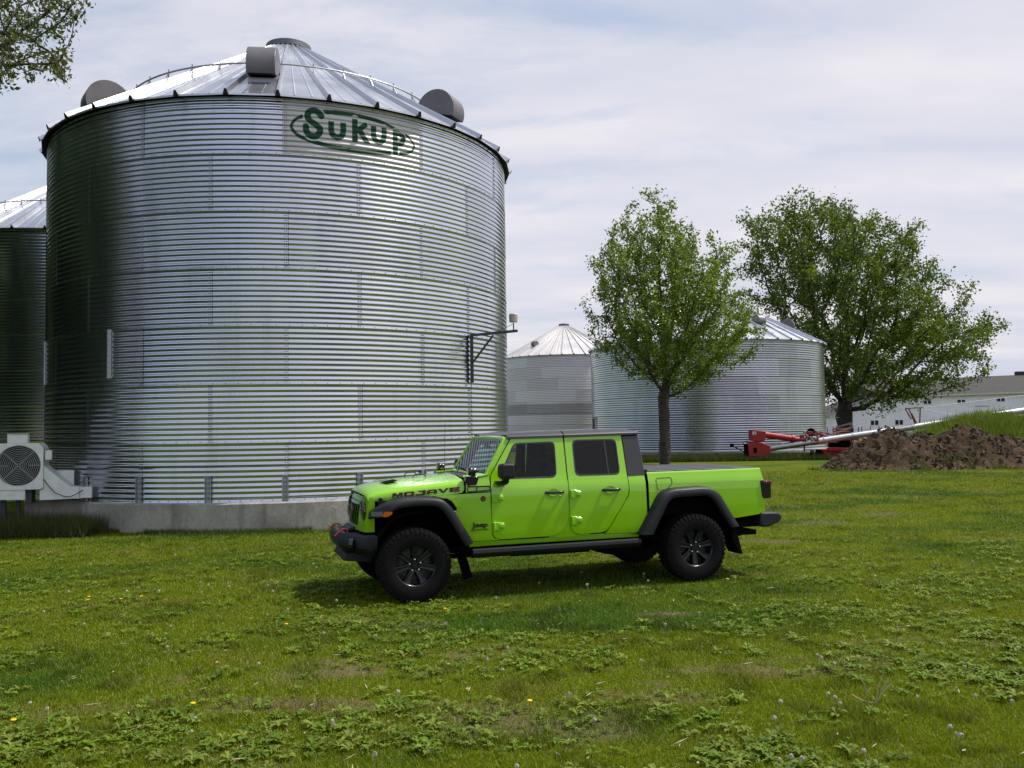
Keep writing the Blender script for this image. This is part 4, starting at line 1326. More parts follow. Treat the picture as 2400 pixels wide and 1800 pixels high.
# grille panel with seven slots and round headlamps
def GX(y, z): return -0.475 - 0.055 * (1 - (y / 0.64) ** 2) - 0.03 * (1.08 - z) / 0.3 + (0.012 if z > 1.05 else 0)
m = MB()
zl = [0.765, 0.80, 0.85, 0.9, 0.95, 1.0, 1.05, 1.105, 1.135, 1.150]
yl = np.linspace(-0.635, 0.635, 25)
rows = []
for z in zl:
    k = 0.60 + 0.035 * min(1, (z - 0.765) / 0.1)
    rows.append([(GX(y, z) + (0.02 if z > 1.13 else 0), y * k / 0.635, z) for y in yl])
m.grid(rows)
for sg in (-1, 1):
    m.grid([[(GX(0.63, z), sg * (0.60 + 0.035 * min(1, (z - 0.765) / 0.1)), z), (-0.40, sg * (0.625 + 0.02 * (z > 1.0)), z)] for z in zl], flip=sg > 0)
gr = m.build("grille", M_LIME, truck, smooth=True)
for k in range(7):
    yc = (k - 3) * 0.098
    m = MB()
    rows = []
    for z in (0.812, 0.822, 0.84, 0.88, 0.92, 0.96, 1.0, 1.045, 1.06, 1.08, 1.092, 1.10):
        e_ = min(z - 0.812, 1.10 - z)
        hw_ = 0.029 * math.sqrt(max(0.05, 1 - max(0, (0.028 - e_) / 0.028) ** 2))
        rows.append([(GX(yc + u, z) - 0.005, yc + u, z) for u in (-hw_, 0, hw_)])
    m.grid(rows)
    m.build("grille_slot", M_DARK, gr)
for sg in (-1, 1):
    T_ = Matrix.Translation((GX(0.49, 0.99) - 0.004, sg * 0.478, 0.985)) @ Matrix.Rotation(-math.pi / 2 + sg * 0.10, 4, 'Y')
    m = MB(); m.lathe([(0.128, -0.02), (0.128, 0.006), (0.112, 0.012), (0.106, -0.01)], 32, T_)
    hl = m.build("headlamp", M_GLOSSB, truck, smooth=True)
    m = MB(); m.lathe([(0.108, -0.008), (0.09, 0.012), (0.05, 0.022), (0, 0.026)], 32, T_)
    m.build("headlamp_lens", mat("headlamp_dark_glass", (0.03, 0.035, 0.045), 0.08, 0.2, coat=1.0), hl, smooth=True)

# front bumper
m = MB()
plan = [(-0.40, 0.80), (-0.55, 0.80), (-0.705, 0.44), (-0.775, 0.37), (-0.80, 0.0), (-0.775, -0.37), (-0.705, -0.44), (-0.55, -0.80), (-0.40, -0.80)]
def bump_row(z, inset, front):
    return [(x + (front if x < -0.5 else 0), y * (1 - inset), z) for x, y in plan]
rows = [bump_row(0.735, 0.02, 0.09), bump_row(0.745, 0.0, 0.055), bump_row(0.725, 0, 0.02), bump_row(0.66, 0, 0.0), bump_row(0.60, 0.01, 0.015), bump_row(0.56, 0.05, 0.07), bump_row(0.50, 0.12, 0.14)]
m.grid(rows)
m.add(rows[0], [tuple(range(9))]); m.add(rows[-1], [tuple(range(9))[::-1]])
bmp = m.build("front_bumper", M_PLAST2, truck, bevel=0.008)
m = MB(); m.prism([(-0.66, 0.752), (-0.47, 0.752), (-0.46, 0.80), (-0.60, 0.79)], -0.22, 0.22); m.prism([(-0.72, 0.44), (-0.40, 0.40), (-0.38, 0.52), (-0.68, 0.52)], -0.42, 0.42)
m.build("bumper_centre", M_PLAST2, bmp, bevel=0.008)
for sg in (-1, 1):
    m = MB()
    m.tube(fillet([(-0.655, sg * 0.33, 0.745), (-0.665, sg * 0.33, 0.785), (-0.715, sg * 0.33, 0.785), (-0.765, sg * 0.33, 0.75), (-0.80, sg * 0.33, 0.71)], 0.02, 3), 0.009, 8)
    m.build("tow_hook", M_RED, bmp, smooth=True)
    m = MB()
    T_ = Matrix.Translation((-0.665, sg * 0.585, 0.64)) @ Matrix.Rotation(sg * R_(23), 4, 'Z') @ Matrix.Rotation(-math.pi / 2, 4, 'Y')
    m.lathe([(0.062, -0.04), (0.062, 0.004), (0.045, 0.002), (0, -0.01)], 20, T_)
    m.build("fog_lamp", M_GLOSSB, bmp, smooth=True)

# windshield frame, glass, wipers
def WX(z): return 0.845 + (z - 1.345) * 0.64
def wp(y, z, d=0.0): return (WX(z) - 0.02 * (1 - (y / 0.7) ** 2) + d, y, z)
oy0, oy1, iy0, iy1 = 0.752, 0.672, 0.690, 0.615
outer = [wp(-oy0, 1.340), wp(0, 1.340), wp(oy0, 1.340), wp((oy0 + oy1) / 2, 1.57), wp(oy1 + 0.004, 1.775), wp(oy1 - 0.03, 1.803), wp(0, 1.815), wp(-oy1 + 0.03, 1.803), wp(-oy1 - 0.004, 1.775), wp(-(oy0 + oy1) / 2, 1.57)]
inner = [wp(-iy0, 1.382), wp(0, 1.378), wp(iy0, 1.382), wp((iy0 + iy1) / 2, 1.57), wp(iy1 + .008, 1.745), wp(iy1 - 0.02, 1.765), wp(0, 1.772), wp(-iy1 + 0.02, 1.765), wp(-iy1 - .008, 1.745), wp(-(iy0 + iy1) / 2, 1.57)]
m = MB()
mid = [tuple((Vector(a) + Vector(b)) / 2 + Vector((-0.012, 0, 0.008))) for a, b in zip(outer, inner)]
back = [(p[0] + 0.075, p[1] * 0.995, p[2] - 0.006) for p in outer]
inb = [(p[0] + 0.05, p[1], p[2] - 0.02) for p in inner]
m.grid([back + [back[0]], outer + [outer[0]], mid + [mid[0]], inner + [inner[0]], inb + [inb[0]]])
wsf = m.build("windshield_frame", M_LIME, truck, bevel=0.01)
m = MB()
rows = []
for t in np.linspace(-0.03, 1.03, 9):
    z = 1.380 + (1.768 - 1.380) * t
    yw = iy0 + (iy1 - iy0) * t + 0.012
    rows.append([wp(y, z, 0.006) for y in np.linspace(-yw, yw, 13)])
m.grid(rows)
m.build("windshield", M_WSG, truck, smooth=True)
for y0_ in (-0.42, 0.20):
    m = MB()
    m.bar((0.775, y0_, 1.352), (0.84, y0_ + 0.10, 1.43), 0.012, 0.016)
    m.bar((0.838, y0_ - 0.12, 1.405), (0.858, y0_ + 0.38, 1.425), 0.010, 0.02)
    m.build("wiper", M_GLOSSB, truck)
m = MB()
m.grid([[(0.618, y, 1.338 + 0.024 * (1 - (y / .66) ** 2)) for y in np.linspace(-0.66, 0.66, 9)], [(0.835, y, 1.352) for y in np.linspace(-0.66, 0.66, 9)]])
m.build("cowl_grille", M_PLAST, truck)

# roof panels
def roof_prof(s):
    zt_ = interp(s, (1.13, 1.22, 1.40, 1.70, 2.30, 2.70, 2.80, 2.845), (1.808, 1.835, 1.856, 1.866, 1.874, 1.872, 1.860, 1.835))
    zr_ = interp(s, (1.13, 1.86, 2.84), (1.780, 1.789, 1.806))
    return [(0.692, zr_ - 0.004), (0.690, zr_ + 0.02), (0.668, zr_ + 0.040), (0.60, (zt_ + zr_ + 0.05) / 2 + .006), (0.40, zt_ - 0.006), (0, zt_)]
def roof_piece(s0, s1, name):
    m = MB(); rows = []
    for s in np.linspace(s0, s1, 9):
        p = roof_prof(s)
        rows.append([(s, -y, z) for y, z in p] + [(s, y, z) for y, z in p[::-1][1:]])
    m.grid(rows)
    return m.build(name, M_HARD, truck, smooth=True, solid=0.02)
roof_piece(1.150, 1.852, "front_roof_panel")
roof_piece(1.866, 2.845, "rear_roof_panel")
m = MB()
zz_ = [1.30, 1.45, 1.60, 1.75, 1.835]
rows = []
for z in zz_:
    xb = interp(z, (1.30, 1.835), (2.886, 2.848))
    yw = min(YS(2.8, z) + 0.004, 0.775)
    rows.append([(xb - 0.02, -yw, z)] + [(xb + 0.012, y, z) for y in np.linspace(-yw + 0.03, yw - 0.03, 7)] + [(xb - 0.02, yw, z)])
m.grid(rows)
m.build("hardtop_back", M_HARD, truck, smooth=True, solid=0.01)
m = MB()
m.grid([[(interp(z, (1.30, 1.835), (2.902, 2.864)), y, z) for y in (-0.52, 0.52)] for z in (1.40, 1.76)])
m.build("rear_window", M_GLASSD, truck)
m = MB(); m.box(0.60, 2.86, -0.72, 0.72, 0.60, 0.66); m.build("cab_floor", M_DARK, truck)

# bed cover, tailgate, rear bumper, chassis bits
m = MB()
for k in range(4):
    x0, x1 = 2.93 + k * 0.398, 2.93 + (k + 1) * 0.398 - 0.008
    m.box(x0, x1, -0.708, 0.708, 1.330 + 0.002 * k, 1.350 + 0.002 * k)
m.box(2.925, 4.53, -0.69, 0.69, 1.30, 1.328)
m.build("bed_cover", M_TONN, truck, bevel=0.006)
m = MB(); m.box(2.905, 2.935, -0.73, -0.70, 1.345, 1.37); m.box(2.905, 2.935, 0.70, 0.73, 1.345, 1.37); m.build("cover_latch", M_GLOSSB, truck)
m = MB(); m.box(4.535, 4.575, -0.60, 0.60, 0.79, 1.335); m.build("tailgate", M_LIME, truck, bevel=0.012)
m = MB()
pr = [(4.475, 0.785), (4.72, 0.778), (4.775, 0.755), (4.785, 0.70), (4.74, 0.655), (4.60, 0.605), (4.50, 0.60), (4.46, 0.64)]
m.prism(pr, -0.83, 0.83)
m.build("rear_bumper", M_PLAST2, truck, bevel=0.02, bseg=3)
m = MB()
m.box(4.10, 4.50, -0.70, 0.70, 0.60, 0.73)
m.prism([(4.02, 0.60), (4.42, 0.60), (4.36, 0.53), (4.30, 0.55), (4.24, 0.53), (4.12, 0.56)], -0.5, 0.6)
m.prism([(2.20, 0.52), (2.95, 0.52), (2.90, 0.36), (2.55, 0.33), (2.33, 0.38)], -0.62, 0.3)
m.tube([(0, -0.7, 0.41), (0, 0.7, 0.41)], 0.05, 10); m.tube([(3.487, -0.7, 0.41), (3.487, 0.7, 0.41)], 0.06, 10)
m.box(-0.3, 4.4, -0.48, -0.36, 0.46, 0.56); m.box(-0.3, 4.4, 0.36, 0.48, 0.46, 0.56)
m.bar((0.60, -0.55, 0.50), (0.72, -0.45, 0.16), 0.10, 0.06, up=(0, 1, 0))
m.bar((0.0, -0.40, 0.40), (1.3, -0.42, 0.44), 0.05)
m.bar((0.06, -0.52, 0.42), (0.10, -0.52, 1.0), 0.05)
m.box(1.2, 2.2, -0.62, 0.5, 0.40, 0.51)
m.build("chassis", M_DARK, truck)
m = MB(); m.tube([(0.72, 0.60, 1.34), (0.735, 0.60, 1.98)], 0.003, 5); m.build("antenna", M_GLOSSB, truck)

# interior
m = MB()
m.box(0.86, 1.10, -0.66, 0.66, 1.02, 1.30); m.box(0.92, 1.02, -0.62, 0.62, 1.30, 1.345)
m.build("dashboard", M_SEAT, truck, bevel=0.03)
m = MB()
T_ = Matrix.Translation((1.20, -0.36, 1.22)) @ Matrix.Rotation(R_(68), 4, 'Y')
m.tube([T_ @ Vector((0.18 * math.cos(t), 0.18 * math.sin(t), 0)) for t in np.linspace(0, 2 * math.pi, 25)[:-1]], 0.014, 6, closed=True)
m.bar(T_ @ Vector((0, 0, 0)), T_ @ Vector((0, 0, -0.2)), 0.05); m.bar(T_ @ Vector((0, -.17, 0)), T_ @ Vector((0, .17, 0)), 0.03)
m.build("steering_wheel", M_SEAT, truck)
for xx, ys_ in ((1.55, (-0.36, 0.36)), (2.42, (-0.36, 0.36))):
    for y_ in ys_:
        m = MB()
        m.box(xx - 0.25, xx + 0.24, y_ - 0.24, y_ + 0.24, 0.85, 1.0)
        m.prism([(xx + 0.16, 0.95), (xx + 0.30, 0.95), (xx + 0.42, 1.48), (xx + 0.31, 1.48)], y_ - 0.23, y_ + 0.23)
        m.prism([(xx + 0.32, 1.50), (xx + 0.42, 1.50), (xx + 0.44, 1.68), (xx + 0.35, 1.68)], y_ - 0.13, y_ + 0.13)
        m.build("seat", M_SEAT, truck, bevel=0.03)
m = MB()
for sg in (-1, 1):
    m.tube(fillet([(1.80, sg * 0.66, 0.7), (1.80, sg * 0.60, 1.74), (2.75, sg * 0.60, 1.74), (2.82, sg * 0.64, 1.3)], 0.08, 4), 0.03, 8)
m.tube([(1.80, -0.60, 1.74), (1.80, 0.60, 1.74)], 0.03, 8)
m.build("roll_bar", M_SEAT, truck)
m = MB(); m.box(1.10, 1.12, -0.10, 0.10, 1.66, 1.73); m.build("inside_mirror", M_SEAT, truck, bevel=0.008)

# wheels
def build_wheel(rot, name="wheel"):
    """wheel standing at the origin, outer face towards -y; returns the tyre mesh object with its children"""
    m = MB()
    prof = [(0.222, -0.112), (0.232, -0.128), (0.27, -0.139), (0.33, -0.141), (0.372, -0.134), (0.393, -0.122), (0.399, -0.105), (0.401, 0.0), (0.399, 0.105), (0.393, 0.122), (0.372, 0.134), (0.33, 0.141), (0.27, 0.139), (0.232, 0.128), (0.222, 0.112)]
    m.lathe(prof, 72, axis='y')
    # tread blocks
    nb = 46
    for k in range(nb):
        for row, (ya, yb_) in enumerate(((-0.128, -0.084), (-0.074, -0.030), (-0.022, 0.022), (0.030, 0.074), (0.084, 0.128))):
            t0 = 2 * math.pi * (k + (0.5 if row % 2 else 0)) / nb
            dt = 2 * math.pi / nb * (0.64 if row in (0, 4) else 0.70)
            sk = 0.012 * (1 if row % 2 else -1)
            ro = 0.412 if row not in (0, 4) else 0.409
            v = []
            for r in (0.392, ro):
                for (tt, yy) in ((t0, ya), (t0 + dt, ya), (t0 + dt + sk, yb_), (t0 + sk, yb_)):
                    rr = r - (0.006 if (row == 0 and yy == ya) or (row == 4 and yy == yb_) else 0)
                    v.append((rr * math.cos(tt), yy, rr * math.sin(tt)))
            m.add(v, [(4, 5, 6, 7), (0, 1, 5, 4), (1, 2, 6, 5), (2, 3, 7, 6), (3, 0, 4, 7)])
        # shoulder lugs
        for sg in (-1, 1):
            t0 = 2 * math.pi * k / nb
            dt = 2 * math.pi / nb * (0.62 if k % 2 else 0.5)
            r0 = 0.352 if k % 2 else 0.366
            v = [(r * math.cos(tt), sg * yy, r * math.sin(tt)) for (r, yy) in ((r0, 0.134), (0.405, 0.120), (0.405, 0.132), (r0, 0.1445)) for tt in (t0, t0 + dt)]
            m.add(v, [(0, 1, 3, 2), (2, 3, 5, 4), (4, 5, 7, 6), (0, 2, 4, 6), (1, 7, 5, 3)])
    # raised sidewall ring
    ty = m.build("tyre", M_TYRE, None, smooth=True)
    m = MB()
    m.lathe([(0.222, 0.112), (0.218, 0.10), (0.205, 0.0), (0.205, -0.075), (0.212, -0.100), (0.218, -0.114), (0.226, -0.119), (0.232, -0.116), (0.232, -0.108)], 64, axis='y')
    m.lathe([(0.205, -0.02), (0.0, -0.02)], 48, axis='y')
    rim = m.build("rim", M_RIM, ty, smooth=True)
    ns = 7
    m = MB()
    for k in range(ns):
        a = rot + 2 * math.pi * k / ns
        T_ = Matrix.Rotation(-a, 4, 'Y')
        # spoke: tapered beam with a sunk middle, along +x
        w0, w1 = 0.030, 0.036
        rows = []
        for x, w_, y in ((0.045, w0, -0.070), (0.075, w0, -0.078), (0.15, 0.030, -0.086), (0.195, w1, -0.098), (0.214, w1 + 0.008, -0.104)):
            rows.append([T_ @ Vector((x, y + 0.055, -w_ - 0.006)), T_ @ Vector((x, y + 0.006, -w_)), T_ @ Vector((x, y, -w_ * 0.72)), T_ @ Vector((x, y + 0.004, -w_ * 0.5)), T_ @ Vector((x, y + 0.004, w_ * 0.5)), T_ @ Vector((x, y, w_ * 0.72)), T_ @ Vector((x, y + 0.006, w_)), T_ @ Vector((x, y + 0.055, w_ + 0.006))])
        m.grid(rows)
    m.lathe([(0.085, -0.02), (0.082, -0.060), (0.070, -0.072), (0.045, -0.070), (0.040, -0.082), (0.034, -0.088), (0.0, -0.088)], 40, axis='y')
    m.build("spokes", mat("alloy_spoke", (0.012, 0.012, 0.018), 0.38, 0.4, coat=0.15), rim, smooth=True)
    for k in range(5):
        m = MB()
        a = -math.pi / 2 + rot * 0.5 + 2 * math.pi * k / 5
        m.lathe([(0.0125, -0.06), (0.0125, -0.086), (0.009, -0.094), (0, -0.096)], 8, Matrix.Translation((0.0635 * math.cos(a), 0, 0.0635 * math.sin(a))), axis='y')
        m.build("lug_nut", M_CHROME, rim, smooth=True)
    m = MB()
    m.lathe([(0.165, -0.018), (0.165, 0.012), (0.05, 0.012)], 40, axis='y'); m.lathe([(0.165, -0.022), (0.09, -0.022)], 40, axis='y')
    m.build("brake_disc", mat("brake_disc_iron", (0.05, 0.05, 0.05), 0.4, 0.8), rim)
    return ty


def place_wheel(ty, x, y, flip):
    ty.parent = truck; ty.name = "wheel"
    ty.location = (x, y, 0.410)
    if flip: ty.rotation_euler = (0, 0, math.pi)


w1_ = build_wheel(R_(-90 + 25.7)); place_wheel(w1_, 0.0, -0.795, False)
w2_ = build_wheel(R_(-90)); place_wheel(w2_, 3.487, -0.795, False)


def copy_tree(o, parent):
    c = o.copy(); COL.objects.link(c); c.parent = parent
    for chd in list(o.children): copy_tree(chd, c)
    return c


for src, x in ((w1_, 0.0), (w2_, 3.487)):
    c_ = copy_tree(src, truck); c_.location = (x, 0.795, 0.410); c_.rotation_euler = (0, 0, math.pi)

# ------------------------------------------------------------------ ground
def vnoise(x, y, scale, seed, octv=4, rough=0.5):
    """vectorised value noise in 0..1"""
    rs = np.random.RandomState(seed)
    tab = rs.rand(256, 256)
    o = np.zeros_like(np.asarray(x, float)); amp = 1.0; tot = 0; f = 1.0 / scale
    for k in range(octv):
        u = x * f + 37.1 * k + 1000; v = y * f + 91.7 * k + 1000
        i = np.floor(u).astype(int); j = np.floor(v).astype(int)
        a = u - i; b = v - j
        a = a * a * (3 - 2 * a); b = b * b * (3 - 2 * b)
        i0, j0, i1, j1 = i % 256, j % 256, (i + 1) % 256, (j + 1) % 256
        o += amp * ((tab[i0, j0] * (1 - a) + tab[i1, j0] * a) * (1 - b) + (tab[i0, j1] * (1 - a) + tab[i1, j1] * a) * b)
        tot += amp; amp *= rough; f *= 2
    return o / tot


def bare(x, y):
    """1 where the soil shows through"""
    n = vnoise(x, y * 1.8, 1.5, 5, 5, 0.6)
    near = np.clip((9.3 - y) / 3.0, 0, 1)
    b_ = np.clip((n - 0.655 + 0.02 * near) / 0.10, 0, 1) * 0.7
    # worn patches seen in the picture
    for px_, py_, rx, ry in ((-1.35, 7.25, 0.9, 0.30), (-0.6, 7.75, 0.7, 0.22), (2.1, 7.2, 1.0, 0.3), (3.6, 7.9, 0.9, 0.3), (-2.7, 7.15, 0.4, 0.15), (1.5, 9.3, 0.5, 0.15)):
        d = np.sqrt(((x - px_) / rx) ** 2 + ((y - py_) / ry) ** 2)
        b_ = np.maximum(b_, 0.85 * np.clip(1.25 - d, 0, 1) * np.clip((vnoise(x, y, 0.22, 9, 4, 0.65) - 0.42) / 0.12, 0, 1))
    return b_


def grass_col(x, y):
    """turf colour patches: deep green, yellow-green, straw"""
    n1 = vnoise(x, y * 1.5, 2.2, 21, 4)[..., None]
    n2 = vnoise(x, y * 1.5, 0.6, 22, 3)[..., None]
    deep = np.array([0.072, 0.140, 0.006]); lime = np.array([0.162, 0.212, 0.004]); straw = np.array([0.185, 0.175, 0.026])
    t = np.clip((n1 - 0.28) / 0.26, 0, 1)
    c = deep * (1 - t) + lime * t
    s_ = np.clip((n2 - 0.55) / 0.2, 0, 1) * np.clip((n1 - 0.35) / 0.3, 0, 1) * 0.55
    return c * (1 - s_) + straw * s_


M_GROUND = mat("lawn_soil", (1, 1, 1), 0.95, spec=0.1, attr="tint", vary=(55, 0.35, 8), bump=(60, 0.5, 0.02))
gx_ = np.concatenate([[-1500, -300, -80, -40, -25], np.arange(-18, 22.01, 0.07), [25, 30, 40, 60, 90, 300, 1500]])
gy_ = np.concatenate([[-1500, -300, -60, -20, -5, 2], np.arange(4, 22, 0.07), np.arange(22, 60, 0.4), [62, 70, 80, 100, 150, 300, 700, 2000]])
GXX, GYY = np.meshgrid(gx_, gy_)
gcol = grass_col(GXX.ravel(), GYY.ravel()) * 0.55
bb_ = bare(GXX.ravel(), GYY.ravel())[:, None]
soil = np.array([0.115, 0.085, 0.055]) * (0.75 + 0.5 * vnoise(GXX.ravel(), GYY.ravel(), 0.12, 3, 3)[:, None])
gcol = gcol * (1 - bb_) + soil * bb_
_x, _y = GXX.ravel(), GYY.ravel()
rear_darken = np.clip((3.6 - _y) / 1.5, 0, 1)[:, None]                 # made-up dark ground behind the viewpoint, added to darken the bin's reflection
gcol = gcol * (1 - rear_darken) + np.array([0.040, 0.044, 0.040]) * rear_darken
left_darken = np.clip((-0.585 * np.maximum(_y, 6) - 1.2 - _x) / 1.0, 0, 1)[:, None] * (_y < 60)[:, None]   # tree shade painted into unseen ground at left, darkens the bin's reflection
gcol = gcol * (1 - left_darken) + np.array([0.014, 0.026, 0.010]) * left_darken
nr, nc = GXX.shape
gz = 0.012 * (vnoise(GXX.ravel(), GYY.ravel(), 1.2, 4, 3) - 0.5) - 0.012
i, j = np.meshgrid(np.arange(nr - 1), np.arange(nc - 1), indexing='ij')
Fq = np.stack([i * nc + j, i * nc + j + 1, (i + 1) * nc + j + 1, (i + 1) * nc + j], -1).reshape(-1, 4)
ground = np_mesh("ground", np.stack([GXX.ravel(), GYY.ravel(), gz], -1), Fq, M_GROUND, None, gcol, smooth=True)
tag(ground, kind="structure")

# grass blades
M_GRASS = leaf_mat("grass_blade", (1, 1, 1), 0.5, 0.30)


def blades(x, y, z0, h, w_, lean, col, rs):
    n = len(x)
    z0 = np.broadcast_to(z0, (n,))
    th = rs.rand(n) * 2 * math.pi
    ph = rs.rand(n) * 2 * math.pi
    lx, ly = np.cos(ph) * lean * h, np.sin(ph) * lean * h
    bx, by = np.cos(th) * w_ / 2, np.sin(th) * w_ / 2
    V = np.zeros((n, 3, 3))
    V[:, 0] = np.stack([x - bx, y - by, z0], -1); V[:, 1] = np.stack([x + bx, y + by, z0], -1)
    V[:, 2] = np.stack([x + lx, y + ly, z0 + h * np.sqrt(np.clip(1 - lean ** 2 * 0.5, 0.2, 1))], -1)
    T = np.repeat(col[:, None, :], 3, 1)
    return V.reshape(-1, 3), np.arange(n * 3).reshape(-1, 3), T.reshape(-1, 3)


def in_view(x, y, margin=0.6):
    return np.abs(x) < y * 0.575 + margin


def lawn(n, seed):
    rs = np.random.RandomState(seed)
    # even density in picture space
    y = 4.9 * (36 / 4.9) ** (rs.rand(n) ** 1.05)
    x = (rs.rand(n) * 2 - 1) * (y * 0.575 + 1.6)
    k = np.hypot(x - BC[0], y - BC[1]) > BR + 0.12
    b_ = bare(x, y)
    k &= rs.rand(n) > b_ * 0.93
    x, y = x[k], y[k]
    n = len(x)
    tall = vnoise(x, y, 0.9, 31, 3)
    h = (0.016 + 0.024 * rs.rand(n)) * (0.8 + 0.5 * tall)
    # longer tufts
    tuft = np.clip((vnoise(x, y, 0.28, 33, 2) - 0.62) / 0.15, 0, 1)
    h *= 1 + 0.9 * tuft
    h *= 1 + np.clip(y - 12, 0, 30) * 0.012
    w_ = 0.0035 + 0.00052 * y
    c = grass_col(x, y)
    c = c * (0.62 + 0.76 * rs.rand(n)[:, None]) * (1 - 0.30 * tuft[:, None])
    dry = rs.rand(n) < 0.035 + 0.05 * (bare(x, y) > 0.05)
    c[dry] = np.array([0.26, 0.22, 0.11]) * (0.6 + 0.7 * rs.rand(dry.sum())[:, None])
    return blades(x, y, -0.012, h, w_, 0.25 + 0.75 * rs.rand(n), c, rs)


V, Fc, T = lawn(1080000, 3)
g = np_mesh("grass", V, Fc, M_GRASS, None, T)
tag(g, "short mown lawn grass with dry blades around the pickup", "grass", None, "stuff")


def patch(name, label, n, xy, h0, h1, w_, c0, c1, seed, zf=None, lean=0.6):
    rs = np.random.RandomState(seed)
    x, y = xy(rs, n)
    h = h0 + (h1 - h0) * rs.rand(len(x)) ** 1.3
    t = rs.rand(len(x))[:, None]
    c = (np.array(c0) * (1 - t) + np.array(c1) * t) * (0.6 + 0.7 * rs.rand(len(x))[:, None])
    z = zf(x, y) if zf is not None else -0.01
    V, Fc, T = blades(x, y, z, h, w_, 0.1 + lean * rs.rand(len(x)), c, rs)
    return tag(np_mesh(name, V, Fc, M_GRASS, None, T), label, "grass", None, "stuff")


def near_bin(rs, n):
    a = rs.rand(n) * 2.2 - 1.2 + PH
    r = BR + 0.12 + rs.rand(n) ** 2.5 * 0.5
    k = vnoise(a * 9, r * 0, 1.0, 41, 3) > 0.40
    return (BC[0] + r * np.sin(a))[k], (BC[1] - r * np.cos(a))[k]


patch("foundation_weeds", "uneven grass fringe left unmown along the bin foundation", 16000, near_bin, 0.04, 0.13, 0.010, (0.04, 0.085, 0.012), (0.08, 0.11, 0.02), 5)
patch("tall_grass", "dark uncut grass under the fan left of the large bin", 20000,
      lambda rs, n: (-11.0 + 3.1 * rs.rand(n) ** 1.3, 16.7 + 1.5 * rs.rand(n)), 0.10, 0.48, 0.013, (0.05, 0.075, 0.02), (0.10, 0.12, 0.04), 6)
patch("tall_grass", "long dark grass strip along the foot of the wide bin and auger", 60000,
      lambda rs, n: (2.0 + 16.5 * rs.rand(n), 46.0 + 4.6 * rs.rand(n)), 0.08, 0.42, 0.03, (0.035, 0.06, 0.012), (0.08, 0.09, 0.03), 8)

# broad-leaved weeds: rosettes
M_WEED = leaf_mat("weed_leaf", (1, 1, 1), 0.60, 0.30)


def rosettes(n, seed):
    rs = np.random.RandomState(seed)
    y = 5.0 * (15.5 / 5.0) ** rs.rand(n)
    x = (rs.rand(n) * 2 - 1) * (y * 0.575 + 1.2)
    m1 = vnoise(x, y * 1.3, 1.5, 51, 3); m2 = vnoise(x, y, 0.4, 52, 2)
    k = (m1 + 0.35 * m2 + 0.46 * rs.rand(n) - np.clip((8.2 - y) * 0.065, 0, 0.2) > 0.99) & (np.hypot(x - BC[0], y - BC[1]) > BR + 0.15)
    x, y = x[k], y[k]
    Vs, Fs, Ts = [], [], []
    o = 0
    for xi, yi in zip(x, y):
        nl = rs.randint(4, 10)
        size = 0.028 + 0.075 * rs.rand() ** 2.2
        a0 = rs.rand() * 6.28
        base = np.array([0.110, 0.180, 0.010]) * (0.7 + 0.6 * rs.rand())
        if rs.rand() < 0.3: base = np.array([0.17, 0.22, 0.03]) * (0.8 + 0.4 * rs.rand())
        for q in range(nl):
            a = a0 + q * 2.4 + rs.rand() * 0.5
            l = size * (0.6 + 0.5 * rs.rand()); w_ = l * (0.11 + 0.10 * rs.rand())
            el = 0.25 + 0.9 * rs.rand()
            d = np.array([math.cos(a), math.sin(a), 0]); s_ = np.array([-d[1], d[0], 0]); up = np.array([0, 0, 1.0])
            pts = []
            for t, ww, hh in ((0.0, 0.25, 0.0), (0.35, 0.8, 0.75), (0.70, 1.0, 1.0), (1.0, 0.0, 0.75)):
                c = np.array([xi, yi, 0.004]) + d * l * t * math.cos(el * 0.8) + up * l * hh * math.sin(el) * 0.52
                if ww > 0:
                    pts += [c - s_ * w_ * ww + up * w_ * .35, c, c + s_ * w_ * ww + up * w_ * .35]
                else: pts += [c]
            Vs += pts
            Fs += [(o, o + 1, o + 4), (o, o + 4, o + 3), (o + 1, o + 2, o + 5), (o + 1, o + 5, o + 4),
                   (o + 3, o + 4, o + 7), (o + 3, o + 7, o + 6), (o + 4, o + 5, o + 8), (o + 4, o + 8, o + 7), (o + 6, o + 7, o + 9), (o + 7, o + 8, o + 9)]
            Ts += [base * (0.8 + 0.4 * rs.rand())] * 10
            o += 10
    return np.array(Vs), np.array(Fs), np.array(Ts)


V, Fc, T = rosettes(30000, 9)
tag(np_mesh("broadleaf_weeds", V, Fc, M_WEED, None, T), "patches of broad-leaved dandelion and plantain rosettes in the lawn", "weeds", None, "stuff")

# dry straw scraps
rs = np.random.RandomState(77)
n = 170
y = 5.0 * (13 / 5.0) ** rs.rand(n); x = (rs.rand(n) * 2 - 1) * (y * 0.575)
m = MB()
for xi, yi in zip(x, y):
    a = rs.rand() * 3.14; l = 0.02 + 0.05 * rs.rand() ** 2; wd = 0.0025 + 0.006 * rs.rand() ** 2
    d = Vector((math.cos(a), math.sin(a), 0.15 * (rs.rand() - .3))); s_ = Vector((-d.y, d.x, 0.3)) * wd
    p = Vector((xi, yi, 0.022 + 0.02 * rs.rand()))
    m.add([p - d * l, p - d * l * .1 + s_, p + d * l, p - s_], [(0, 1, 2, 3)])
tag(m.build("straw_litter", mat("dry_straw", (0.30, 0.25, 0.15), 0.8)), "scraps of dry pale straw and corn husk scattered on the lawn", "straw", None, "stuff")

# dandelions, one by one
M_STEM = mat("dandelion_stem", (0.16, 0.17, 0.07), 0.6)
M_PUFF = mat("seed_head_fluff", (0.42, 0.39, 0.32), 0.9)
M_YEL = mat("dandelion_yellow", (0.75, 0.48, 0.01), 0.7)


